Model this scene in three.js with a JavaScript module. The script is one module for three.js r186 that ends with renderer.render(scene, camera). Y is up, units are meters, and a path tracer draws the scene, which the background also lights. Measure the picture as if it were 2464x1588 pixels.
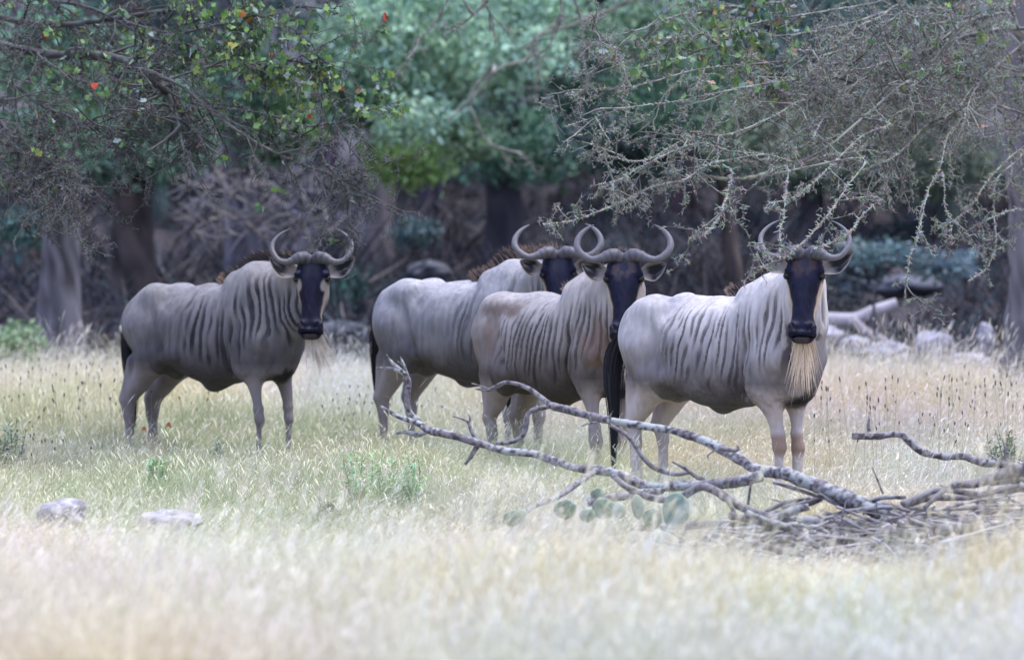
import * as THREE from 'three';
import { mergeGeometries } from 'three/addons/utils/BufferGeometryUtils.js';

// ---------------------------------------------------------------- camera, sky, sun, exposure
const W = 2464, H = 1588, F = 12000, EYE = 1.6, TILT = Math.atan(299 / F);
const scene = new THREE.Scene();
const camera = new THREE.PerspectiveCamera(2 * Math.atan(H / 2 / F) * 180 / Math.PI, W / H, 0.5, 900);
camera.position.set(0, EYE, 0);
camera.rotation.x = -TILT;
camera.focus = 26.0;
camera.userData.fStop = 2.9;
const SUN = new THREE.Vector3(0.28, 0.9, 0.02).normalize();
{
  const w = 128, h = 64, data = new Float32Array(w * h * 4);
  for (let j = 0; j < h; j++) for (let i = 0; i < w; i++) {
    const el = ((j + 0.5) / h - 0.5) * Math.PI, u = Math.max(0, Math.sin(el));
    const k = el < 0 ? 0.25 : 0.36 + 1.0 * Math.pow(u, 0.8);
    const o = (j * w + i) * 4;
    data[o] = k * (0.74 - 0.06 * u); data[o + 1] = k * (0.86 - 0.02 * u); data[o + 2] = k * (1.30 + 0.10 * u); data[o + 3] = 1;
  }
  const sky = new THREE.DataTexture(data, w, h, THREE.RGBAFormat, THREE.FloatType);
  sky.mapping = THREE.EquirectangularReflectionMapping; sky.magFilter = THREE.LinearFilter; sky.minFilter = THREE.LinearFilter; sky.needsUpdate = true;
  scene.background = sky; scene.environment = sky;
}
const sun = new THREE.DirectionalLight(new THREE.Color(1, 0.90, 0.74), 2.3);
sun.position.copy(SUN).multiplyScalar(60).add(new THREE.Vector3(0, 0, -28));
sun.target.position.set(0, 0, -28);
sun.castShadow = true; sun.shadow.radius = 38; sun.shadow.mapSize.set(2048, 2048);
Object.assign(sun.shadow.camera, { left: -25, right: 25, top: 30, bottom: -30, near: 1, far: 160 });
scene.add(sun, sun.target);
const renderer = new THREE.WebGLRenderer({ antialias: true });
renderer.setSize(1024, 659);
renderer.shadowMap.enabled = true;
renderer.toneMapping = THREE.LinearToneMapping;
renderer.toneMappingExposure = 1.88;

// ---------------------------------------------------------------- helpers
const V = (x, y, z) => new THREE.Vector3(x, y, z);
function rng(seed) { let a = seed >>> 0; return () => { a = (a + 0x6D2B79F5) | 0; let t = Math.imul(a ^ (a >>> 15), 1 | a); t = (t + Math.imul(t ^ (t >>> 7), 61 | t)) ^ t; return ((t ^ (t >>> 14)) >>> 0) / 4294967296; }; }
const clamp = (x, a, b) => Math.min(b, Math.max(a, x));
const lerp = (a, b, t) => a + (b - a) * t;
const sstep = (a, b, x) => { const t = clamp((x - a) / (b - a), 0, 1); return t * t * (3 - 2 * t); };
const mix3 = (a, b, t) => [lerp(a[0], b[0], t), lerp(a[1], b[1], t), lerp(a[2], b[2], t)];
function hash3(x, y, z) { let h = Math.imul(x, 374761393) ^ Math.imul(y, 668265263) ^ Math.imul(z, 1274126177); h = Math.imul(h ^ (h >>> 13), 1274126177); return ((h ^ (h >>> 16)) >>> 0) / 4294967296; }
function noise(x, y, z) { // value noise, 0..1
  const xi = Math.floor(x), yi = Math.floor(y), zi = Math.floor(z); let u = x - xi, v = y - yi, w = z - zi;
  u = u * u * (3 - 2 * u); v = v * v * (3 - 2 * v); w = w * w * (3 - 2 * w);
  const c = (i, j, k) => hash3(xi + i, yi + j, zi + k);
  return lerp(lerp(lerp(c(0, 0, 0), c(1, 0, 0), u), lerp(c(0, 1, 0), c(1, 1, 0), u), v), lerp(lerp(c(0, 0, 1), c(1, 0, 1), u), lerp(c(0, 1, 1), c(1, 1, 1), u), v), w);
}
const fbm = (x, y, z, n = 3) => { let s = 0, a = 0.5, t = 0; for (let i = 0; i < n; i++) { s += a * noise(x, y, z); t += a; a *= 0.5; x = x * 2.03 + 7.1; y = y * 2.03 + 3.7; z = z * 2.03 + 1.9; } return s / t; };
// a point of the place from where it shows in the photograph (2464 x 1588) and its distance
function at(px, py, d) {
  const u = (px - W / 2) / F, v = (H / 2 - py) / F, c = Math.cos(TILT), s = Math.sin(TILT);
  const y = -s + v * c, z = -c - v * s, k = d / -z;
  return V(u * k, EYE + y * k, -d);
}
const names = {};
const numbered = (n) => { names[n] = (names[n] || 0) + 1; return names[n] === 1 ? n : `${n}_${String(names[n] - 1).padStart(3, '0')}`; };
function tag(o, label, category, group) { o.userData = { ...o.userData, label, category }; if (group) o.userData.group = group; return o; }
function thing(name, label, category, p = V(0, 0, 0), group) { const o = new THREE.Group(); o.name = numbered(name); o.position.copy(p); scene.add(o); return tag(o, label, category, group); }
function part(name, geo, mat, parent) { const m = new THREE.Mesh(geo, mat); m.name = name; m.castShadow = m.receiveShadow = true; parent.add(m); return m; }
function topMesh(name, geo, mat, kind) { const m = part(numbered(name), geo, mat, scene); if (kind) m.userData.kind = kind; return m; }

class MB { // collects triangles with colours
  constructor() { this.p = []; this.c = []; this.i = []; this.n = []; }
  get count() { return this.p.length / 3; }
  vert(x, y, z, c, n) { this.p.push(x, y, z); this.c.push(c[0], c[1], c[2]); if (n) this.n.push(n[0], n[1], n[2]); return this.p.length / 3 - 1; }
  build(smooth = true) {
    const g = new THREE.BufferGeometry();
    g.setAttribute('position', new THREE.Float32BufferAttribute(this.p, 3));
    g.setAttribute('color', new THREE.Float32BufferAttribute(this.c, 3));
    g.setIndex(this.i);
    if (this.n.length === this.p.length) g.setAttribute('normal', new THREE.Float32BufferAttribute(this.n, 3)); else g.computeVertexNormals();
    return g;
  }
  // tube through points with radii; color(p, t, ang) -> rgb; bump(p) -> relative radius factor
  tube(pts, rad, sides, color, bump, caps = true) {
    const n = pts.length, base = this.count, T = V(0, 0, 0); let N = null;
    for (let k = 0; k < n; k++) {
      T.copy(pts[Math.min(n - 1, k + 1)]).sub(pts[Math.max(0, k - 1)]).normalize();
      if (!N) { N = Math.abs(T.y) < 0.9 ? V(0, 1, 0) : V(1, 0, 0); }
      N.addScaledVector(T, -N.dot(T)).normalize();
      const B = V(0, 0, 0).crossVectors(T, N), t = k / (n - 1);
      for (let s = 0; s < sides; s++) {
        const a = s / sides * Math.PI * 2, ca = Math.cos(a), sa = Math.sin(a);
        let r = rad[k]; const dx = N.x * ca + B.x * sa, dy = N.y * ca + B.y * sa, dz = N.z * ca + B.z * sa, q = pts[k];
        if (bump) r *= bump(q.x + dx * r, q.y + dy * r, q.z + dz * r, t);
        const x = q.x + dx * r, y = q.y + dy * r, z = q.z + dz * r;
        this.vert(x, y, z, typeof color === 'function' ? color(x, y, z, t, a) : color);
      }
    }
    for (let k = 0; k < n - 1; k++) for (let s = 0; s < sides; s++) {
      const a = base + k * sides + s, b = base + k * sides + (s + 1) % sides, c = a + sides, d = b + sides;
      this.i.push(a, b, c, b, d, c);
    }
    if (caps) for (const k of [0, n - 1]) {
      const q = pts[k], m = this.vert(q.x, q.y, q.z, typeof color === 'function' ? color(q.x, q.y, q.z, k ? 1 : 0, 0) : color);
      for (let s = 0; s < sides; s++) { const a = base + k * sides + s, b = base + k * sides + (s + 1) % sides; if (k) this.i.push(a, b, m); else this.i.push(b, a, m); }
    }
  }
  // flat tapering ribbon (hair, grass blade)
  ribbon(pts, w, side, color) {
    const base = this.count, n = pts.length;
    pts.forEach((q, k) => { const t = k / (n - 1), h = w(t) / 2, c = typeof color === 'function' ? color(t) : color; this.vert(q.x - side.x * h, q.y - side.y * h, q.z - side.z * h, c); this.vert(q.x + side.x * h, q.y + side.y * h, q.z + side.z * h, c); });
    for (let k = 0; k < n - 1; k++) { const a = base + 2 * k; this.i.push(a, a + 1, a + 2, a + 1, a + 3, a + 2); }
  }
}
// smooth resampling of a polyline [[p, r], ...]
function smoothPath(pts, rad, per) {
  const c = new THREE.CatmullRomCurve3(pts, false, 'centripetal'), n = (pts.length - 1) * per, P = [], R = [];
  for (let k = 0; k <= n; k++) { const t = k / n, f = t * (pts.length - 1), i = Math.min(pts.length - 2, Math.floor(f)); P.push(c.getPoint(t)); R.push(lerp(rad[i], rad[i + 1], f - i)); }
  return [P, R];
}
const lin = (r, g, b) => { const f = (v) => { v /= 255; return v <= 0.04045 ? v / 12.92 : Math.pow((v + 0.055) / 1.055, 2.4); }; return [f(r), f(g), f(b)]; };
const vmat = (rough = 0.9, extra = {}) => new THREE.MeshStandardMaterial({ vertexColors: true, roughness: rough, metalness: 0, side: THREE.DoubleSide, ...extra });
const leafMat = (rough = 0.75, tr = 0.4) => new THREE.MeshPhysicalMaterial({ vertexColors: true, roughness: Math.max(rough, 0.8), side: THREE.DoubleSide, transmission: tr, thickness: 0 });
// ---------------------------------------------------------------- the land
function groundY(x, z) {
  const d = -z;
  let y = (fbm(x * 0.22 + 5, 0, z * 0.22) - 0.5) * 0.12;
  y *= sstep(8, 20, d);
  if (d > 41) { const k = d - 41; y += 0.062 * k * sstep(0, 14, k) + (fbm(x * 0.25, 3, z * 0.25) - 0.5) * 0.9 * sstep(3, 14, k); }
  return y;
}
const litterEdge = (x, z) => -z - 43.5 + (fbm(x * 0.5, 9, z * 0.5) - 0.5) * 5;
{
  const mb = new MB(), xs = [], zs = [];
  for (let x = -240; x < -16; x *= 0.8) xs.push(x);
  for (let x = -16; x <= 16.01; x += 0.25) xs.push(x);
  for (let x = 20; x < 240; x *= 1.25) xs.push(x);
  for (let z = 12; z > 2; z -= 2) zs.push(z);
  for (let z = 2; z > -75; z -= 0.3) zs.push(z);
  for (let z = -76; z > -420; z *= 1.06) zs.push(z);
  for (const z of zs) for (const x of xs) {
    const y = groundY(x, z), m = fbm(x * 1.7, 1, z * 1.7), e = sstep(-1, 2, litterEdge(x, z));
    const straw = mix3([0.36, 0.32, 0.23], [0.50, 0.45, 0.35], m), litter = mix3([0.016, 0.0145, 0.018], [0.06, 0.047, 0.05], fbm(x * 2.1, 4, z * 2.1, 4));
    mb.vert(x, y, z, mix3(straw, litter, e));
  }
  const n = xs.length;
  for (let j = 0; j < zs.length - 1; j++) for (let i = 0; i < n - 1; i++) { const a = j * n + i; mb.i.push(a, a + 1, a + n, a + 1, a + n + 1, a + n); }
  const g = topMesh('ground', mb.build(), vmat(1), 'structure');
  g.userData.label = 'dry grass meadow rising into a leaf-littered wooded slope';
}

// ---------------------------------------------------------------- grass: uncountable, instanced tufts
function tuft(seed, o) {
  const r = rng(seed), mb = new MB();
  for (let b = 0; b < o.blades; b++) {
    const ang = (r() - 0.5) * o.fan + (r() < 0.25 ? Math.PI : 0), h = o.h * lerp(0.45, 1.1, r()), bend = h * lerp(0.15, 0.85, Math.pow(r(), 1.3)), bx = (r() - 0.5) * o.w, bz = (r() - 0.5) * o.w;
    const dx = Math.cos(ang), dz = Math.sin(ang), pts = [], n = 5;
    for (let k = 0; k <= n; k++) { const t = k / n; pts.push(V(bx + dx * bend * t * t, h * (t - 0.22 * t * t * t * (bend / h)), bz + dz * bend * t * t)); }
    const w = o.bw * lerp(0.7, 1.3, r()), c = o.col(r), tw = (r() - 0.5) * 1.2;
    mb.ribbon(pts, (t) => w * (1 - 0.85 * t), V(Math.cos(tw), 0, Math.sin(tw)), c);
    if (o.head && r() < o.head) { // a pale feathery seed head
      const tip = pts[n], pr = pts[n - 1], dir = tip.clone().sub(pr).normalize(), L = lerp(0.03, 0.08, r()), c2 = o.headCol(r);
      mb.ribbon([0, 1, 2, 3].map((k) => tip.clone().addScaledVector(dir, L * k / 3).add(V(0, -0.006 * k * k / 4, 0))), (t) => 0.0045 * Math.sin(Math.PI * (0.12 + 0.8 * t)), V(0.8, 0.1, 0.6).normalize(), c2);
    }
  }
  return mb.build();
}
const straw = (r) => mix3([0.40, 0.365, 0.20], [0.80, 0.75, 0.50], r()), strawPink = (r) => mix3([0.42, 0.35, 0.21], [0.78, 0.70, 0.49], r());
const green = (r) => mix3([0.18, 0.265, 0.11], [0.42, 0.50, 0.29], r());
const tuftKinds = {
  dry: [1, 2, 3, 4].map((s) => tuft(s * 11, { blades: 30, fan: 3.0, h: 0.30, w: 0.20, bw: 0.0024, head: 0.3, col: s % 2 ? straw : strawPink, headCol: (r) => mix3([0.6, 0.52, 0.42], [0.8, 0.74, 0.64], r()) })),
  tall: [5, 6].map((s) => tuft(s * 13, { blades: 14, fan: 2.2, h: 0.46, w: 0.22, bw: 0.0022, head: 0.75, col: straw, headCol: (r) => mix3([0.62, 0.56, 0.46], [0.85, 0.8, 0.7], r()) })),
  green: [7, 8, 9].map((s) => tuft(s * 17, { blades: 28, fan: 3.4, h: 0.28, w: 0.20, bw: 0.0028, head: 0.05, col: (r) => (r() < 0.4 ? straw(r) : green(r)), headCol: straw })),
};
// where the grass is trodden or thin: by the brush pile, the stones and the cactus pads
const thin = [[1.5, -22.4, 1.35, 0.9, 0.13], [1.4, -20.2, 1.45, 2.4, 0.3], [0.25, -21.6, 0.8, 1.5, 0.36], [-0.62, -20.9, 0.35, 0.7, 0.5], [-1.3, -19.9, 0.5, 0.8, 0.5], [-2.17, -23.5, 0.34, 0.9, 0.42], [-1.63, -23.2, 0.38, 0.9, 0.4], [-1.7, -17.2, 0.3, 0.6, 0.5]];
function grassHeight(x, z) {
  const d = -z; let h = lerp(0.5, 0.78, sstep(22.5, 28, d)); h = lerp(h, 1.0, sstep(30.5, 33, d)); h = lerp(h, 0.72, sstep(36, 40, d)); h *= lerp(1, 0.8, sstep(25, 26, d) * (1 - sstep(29.5, 31, d))); h = lerp(h, 0.95, 1 - sstep(17.5, 19.8, d));
  for (const [cx, cz, rx, rz, k] of thin) h = Math.min(h, lerp(k, 1, sstep(0.6, 1.25, Math.hypot((x - cx) / rx, (z - cz) / rz))));
  return h;
}
const stalkCol = (r) => mix3([0.60, 0.56, 0.44], [0.86, 0.83, 0.72], r());
tuftKinds.stalk = [21, 22, 23].map((s) => tuft(s * 19, { blades: 7, fan: 2.0, h: 0.50, w: 0.30, bw: 0.0021, head: 0.6, col: stalkCol, headCol: stalkCol }));
const greenness = (x, z) => { // how green the sward is: a band on the left by the first animal, patches elsewhere
  const d = -z, band = sstep(21.5, 25, d) * (1 - sstep(31, 35, d)), left = 1 - sstep(-1.0, 0.3, x);
  return clamp(band * (0.2 + 0.9 * left) * 1.15 + (fbm(x * 0.7, 2, z * 0.35) - 0.62) * 1.5 + 0.05, 0, 1);
};
{
  const r = rng(4242), lists = {}, put = (kind, v, m, c) => ((lists[kind + v] ||= { geo: tuftKinds[kind][v], m: [], c: [] }), lists[kind + v].m.push(m), lists[kind + v].c.push(c));
  const q = new THREE.Quaternion(), up = V(0, 1, 0);
  const N = 140000, Z0 = 12.5, Z1 = 50;
  for (let k = 0; k < N; k++) {
    // more per square metre near the eye than far away
    const d = Z0 * Math.pow(Z1 / Z0, Math.pow(r(), 0.85)), half = 0.1027 * d + 1.3, x = (r() * 2 - 1) * half, z = -d;
    if (litterEdge(x, z) > 0.6 * r() + 0.2) continue;
    const g = greenness(x, z), pick = r(), kind = pick < g * 0.82 ? 'green' : r() < 0.12 ? 'tall' : r() < 0.2 ? 'stalk' : 'dry', v = Math.floor(r() * tuftKinds[kind].length);
    const patch = fbm(x * 0.9 + 3, 5, z * 0.5), s = lerp(0.65, 1.15, r()) * lerp(0.8, 1.15, patch), gh = grassHeight(x, z) * lerp(0.8, 1.25, sstep(0.3, 0.7, fbm(x * 1.6, 8, z * 1.6))) * lerp(0.75, 1.3, sstep(0.35, 0.65, fbm(x * 5, 18, z * 5, 2)));
    q.setFromAxisAngle(up, (r() - 0.5) * 1.7 + (r() < 0.12 ? 3 : 0));
    const m = new THREE.Matrix4().compose(V(x, groundY(x, z) - 0.012, z), q, V(s * lerp(0.75, 1, gh), s * gh, s * lerp(0.75, 1, gh)));
    const b = lerp(0.85, 1.1, r()), tint = kind === 'green' ? [b, b * lerp(0.95, 1.08, r()), b * 1.02] : [b * lerp(0.9, 1.04, sstep(0.3, 0.65, patch)), b * lerp(0.95, 1.0, sstep(0.3, 0.6, fbm(x * 0.6, 40, z * 0.4))), b * lerp(0.82, 1.08, sstep(0.3, 0.7, fbm(x * 0.8, 30, z * 0.5)))];
    put(kind, v, m, new THREE.Color(...tint));
  }
  const grassMat = leafMat(0.8, 0.35);
  const kinds = { dry: 'pale dry meadow grass all over the clearing', tall: 'tall straw grass stems with feathery pale heads', green: 'soft green grass mixed into the dry meadow', stalk: 'long bent pale grass stalks arching over the shorter grass' };
  const roots = {};
  for (const key in lists) {
    const kind = key.replace(/\d/, ''), L = lists[key];
    const im = new THREE.InstancedMesh(L.geo, grassMat, L.m.length);
    L.m.forEach((m, i) => { im.setMatrixAt(i, m); im.setColorAt(i, L.c[i]); });
    im.name = { dry: 'dry_grass', tall: 'tall_grass', green: 'green_grass', stalk: 'grass_stalks' }[kind];
    im.castShadow = im.receiveShadow = true;
    if (!roots[kind]) { roots[kind] = new THREE.Group(); roots[kind].name = im.name; roots[kind].userData = { kind: 'stuff', label: kinds[kind], category: 'grass' }; scene.add(roots[kind]); }
    im.userData.kind = 'stuff'; im.name = 'grass_tuft'; roots[kind].add(im);
  }
}
const QUICK = false;
const MAT = {
  hide: new THREE.MeshPhysicalMaterial({ vertexColors: true, roughness: 0.75, specularIntensity: 0.3, side: THREE.DoubleSide }), horn: vmat(0.55), hair: new THREE.MeshPhysicalMaterial({ vertexColors: true, roughness: 0.6, specularIntensity: 0.4, side: THREE.DoubleSide }), eye: new THREE.MeshPhysicalMaterial({ color: 0x070504, roughness: 0.12, specularIntensity: 0.6, clearcoat: 0.2, clearcoatRoughness: 0.05 }),
};
// ---------------------------------------------------------------- implicit surfaces
const smin = (a, b, k) => { const h = Math.max(k - Math.abs(a - b), 0) / k; return Math.min(a, b) - h * h * k * 0.25; };
function capsule(ax, ay, az, ra, bx, by, bz, rb) {
  const dx = bx - ax, dy = by - ay, dz = bz - az, L = dx * dx + dy * dy + dz * dz;
  return (x, y, z) => { const px = x - ax, py = y - ay, pz = z - az, t = clamp((px * dx + py * dy + pz * dz) / L, 0, 1), ex = px - dx * t, ey = py - dy * t, ez = pz - dz * t; return Math.sqrt(ex * ex + ey * ey + ez * ez) - (ra + (rb - ra) * t); };
}
function ellipsoid(cx, cy, cz, rx, ry, rz) {
  const m = Math.min(rx, ry, rz);
  return (x, y, z) => { const a = (x - cx) / rx, b = (y - cy) / ry, c = (z - cz) / rz; return (Math.sqrt(a * a + b * b + c * c) - 1) * m; };
}
// a body lofted along an axis: rows [s, high, low, halfwidth]
function loft(rows, p) {
  const n = rows.length, tab = [], S0 = rows[0][0], S1 = rows[n - 1][0], M = 240;
  for (let k = 0; k <= M; k++) { // monotone-ish cubic table
    const s = lerp(S0, S1, k / M); let i = 0; while (i < n - 2 && rows[i + 1][0] < s) i++;
    const t = (s - rows[i][0]) / (rows[i + 1][0] - rows[i][0]), g = (c) => { const y0 = rows[Math.max(0, i - 1)], y1 = rows[i], y2 = rows[i + 1], y3 = rows[Math.min(n - 1, i + 2)]; const m1 = i ? (y2[c] - y0[c]) / (y2[0] - y0[0]) : (y2[c] - y1[c]) / (y2[0] - y1[0]), m2 = i < n - 2 ? (y3[c] - y1[c]) / (y3[0] - y1[0]) : (y2[c] - y1[c]) / (y2[0] - y1[0]), h = y2[0] - y1[0]; const t2 = t * t, t3 = t2 * t; return (2 * t3 - 3 * t2 + 1) * y1[c] + (t3 - 2 * t2 + t) * h * m1 + (-2 * t3 + 3 * t2) * y2[c] + (t3 - t2) * h * m2; };
    tab.push([g(1), g(2), Math.max(0.004, g(3))]);
  }
  return (s, y, w) => { // s along, y between low and high, w sideways
    const c = clamp(s, S0, S1), f = (c - S0) / (S1 - S0) * M, i = Math.min(M - 1, Math.floor(f)), t = f - i, A = tab[i], B = tab[i + 1];
    const hi = lerp(A[0], B[0], t), lo = lerp(A[1], B[1], t), hw = lerp(A[2], B[2], t), cy = (hi + lo) / 2, hh = Math.max(0.004, (hi - lo) / 2);
    const d = (Math.pow(Math.pow(Math.abs(y - cy) / hh, p) + Math.pow(Math.abs(w) / hw, p), 1 / p) - 1) * Math.min(hh, hw), over = Math.abs(s - c);
    return over > 0 ? Math.sqrt(Math.max(d, 0) ** 2 + over * over) + Math.min(d, 0) * 0 : d;
  };
}
// surface nets over a box, skipping blocks far from the surface
function surface(f, lo, hi, cell) {
  const nx = Math.ceil((hi[0] - lo[0]) / cell) + 1, ny = Math.ceil((hi[1] - lo[1]) / cell) + 1, nz = Math.ceil((hi[2] - lo[2]) / cell) + 1;
  const val = new Float32Array(nx * ny * nz).fill(1), BL = 8, id = (i, j, k) => (k * ny + j) * nx + i;
  for (let k = 0; k < nz; k += BL) for (let j = 0; j < ny; j += BL) for (let i = 0; i < nx; i += BL) {
    const c = f(lo[0] + (i + BL / 2) * cell, lo[1] + (j + BL / 2) * cell, lo[2] + (k + BL / 2) * cell), far = Math.abs(c) > BL * cell * 1.6;
    for (let kk = k; kk < Math.min(nz, k + BL); kk++) for (let jj = j; jj < Math.min(ny, j + BL); jj++) for (let ii = i; ii < Math.min(nx, i + BL); ii++) val[id(ii, jj, kk)] = far ? c : f(lo[0] + ii * cell, lo[1] + jj * cell, lo[2] + kk * cell);
  }
  const vid = new Int32Array(nx * ny * nz).fill(-1), P = [], I = [];
  for (let k = 0; k < nz - 1; k++) for (let j = 0; j < ny - 1; j++) for (let i = 0; i < nx - 1; i++) {
    let mask = 0; const g = [];
    for (let c = 0; c < 8; c++) { const v = val[id(i + (c & 1), j + ((c >> 1) & 1), k + (c >> 2))]; g.push(v); if (v < 0) mask |= 1 << c; }
    if (mask === 0 || mask === 255) continue;
    let sx = 0, sy = 0, sz = 0, n = 0;
    for (let a = 0; a < 8; a++) for (const b of [1, 2, 4]) { if (a & b) continue; const e = a | b; if ((g[a] < 0) === (g[e] < 0)) continue; const t = g[a] / (g[a] - g[e]); sx += (a & 1) + (b === 1 ? t : 0); sy += ((a >> 1) & 1) + (b === 2 ? t : 0); sz += (a >> 2) + (b === 4 ? t : 0); n++; }
    vid[id(i, j, k)] = P.length / 3; P.push(lo[0] + (i + sx / n) * cell, lo[1] + (j + sy / n) * cell, lo[2] + (k + sz / n) * cell);
  }
  for (let k = 1; k < nz - 1; k++) for (let j = 1; j < ny - 1; j++) for (let i = 1; i < nx - 1; i++) {
    const a = val[id(i, j, k)] < 0;
    const quad = (A, B, C, D, flip) => { if (A < 0 || B < 0 || C < 0 || D < 0) return; if (flip) I.push(A, C, B, A, D, C); else I.push(A, B, C, A, C, D); };
    if (a !== val[id(i + 1, j, k)] < 0) quad(vid[id(i, j - 1, k - 1)], vid[id(i, j, k - 1)], vid[id(i, j, k)], vid[id(i, j - 1, k)], !a);
    if (a !== val[id(i, j + 1, k)] < 0) quad(vid[id(i - 1, j, k - 1)], vid[id(i - 1, j, k)], vid[id(i, j, k)], vid[id(i, j, k - 1)], !a);
    if (a !== val[id(i, j, k + 1)] < 0) quad(vid[id(i - 1, j - 1, k)], vid[id(i, j - 1, k)], vid[id(i, j, k)], vid[id(i - 1, j, k)], !a);
  }
  return { P, I };
}

// ---------------------------------------------------------------- a wildebeest. Own axes: x forward, y up, z to the flank that shows
const HORN_A = [[0.010, -0.040, -0.02, 0.034], [0.045, -0.030, 0.0, 0.040], [0.085, -0.040, 0.012, 0.036], [0.118, -0.056, 0.022, 0.026], [0.15, -0.063, 0.028, 0.020], [0.187, -0.053, 0.028, 0.0172], [0.215, -0.022, 0.024, 0.0172], [0.231, 0.014, 0.014, 0.0168], [0.231, 0.055, 0.002, 0.0145], [0.212, 0.093, -0.01, 0.0112], [0.176, 0.128, -0.022, 0.0075], [0.133, 0.155, -0.035, 0.002]];
const HORN_B = [[0.010, -0.038, -0.02, 0.034], [0.05, -0.024, 0.0, 0.039], [0.09, -0.033, 0.012, 0.034], [0.13, -0.049, 0.022, 0.026], [0.173, -0.056, 0.028, 0.0215], [0.220, -0.030, 0.026, 0.0215], [0.249, 0.010, 0.018, 0.0225], [0.250, 0.054, 0.006, 0.0205], [0.230, 0.098, -0.006, 0.016], [0.198, 0.132, -0.02, 0.0105], [0.163, 0.156, -0.035, 0.003]];
const TRUNK = [[-0.615, 0.90, 0.80, 0.03], [-0.58, 0.965, 0.73, 0.095], [-0.51, 1.03, 0.70, 0.15], [-0.40, 1.088, 0.67, 0.195], [-0.27, 1.118, 0.615, 0.228], [-0.05, 1.112, 0.53, 0.24], [0.10, 1.118, 0.515, 0.24], [0.20, 1.138, 0.53, 0.238], [0.29, 1.176, 0.55, 0.22], [0.40, 1.226, 0.57, 0.20], [0.48, 1.235, 0.585, 0.178], [0.55, 1.20, 0.62, 0.155], [0.61, 1.09, 0.68, 0.11], [0.655, 0.95, 0.80, 0.03]];
const HEADLOFT = [[0.0, 0.0, -0.10, 0.045], [0.02, 0.004, -0.13, 0.078], [0.07, 0.006, -0.16, 0.097], [0.13, 0.0, -0.19, 0.104], [0.18, 0.0, -0.205, 0.097], [0.23, 0.004, -0.205, 0.080], [0.30, 0.006, -0.185, 0.068], [0.38, 0.004, -0.16, 0.064], [0.43, 0.004, -0.145, 0.070], [0.475, 0.0, -0.13, 0.0765], [0.51, -0.012, -0.118, 0.072], [0.535, -0.035, -0.10, 0.045]];

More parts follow.
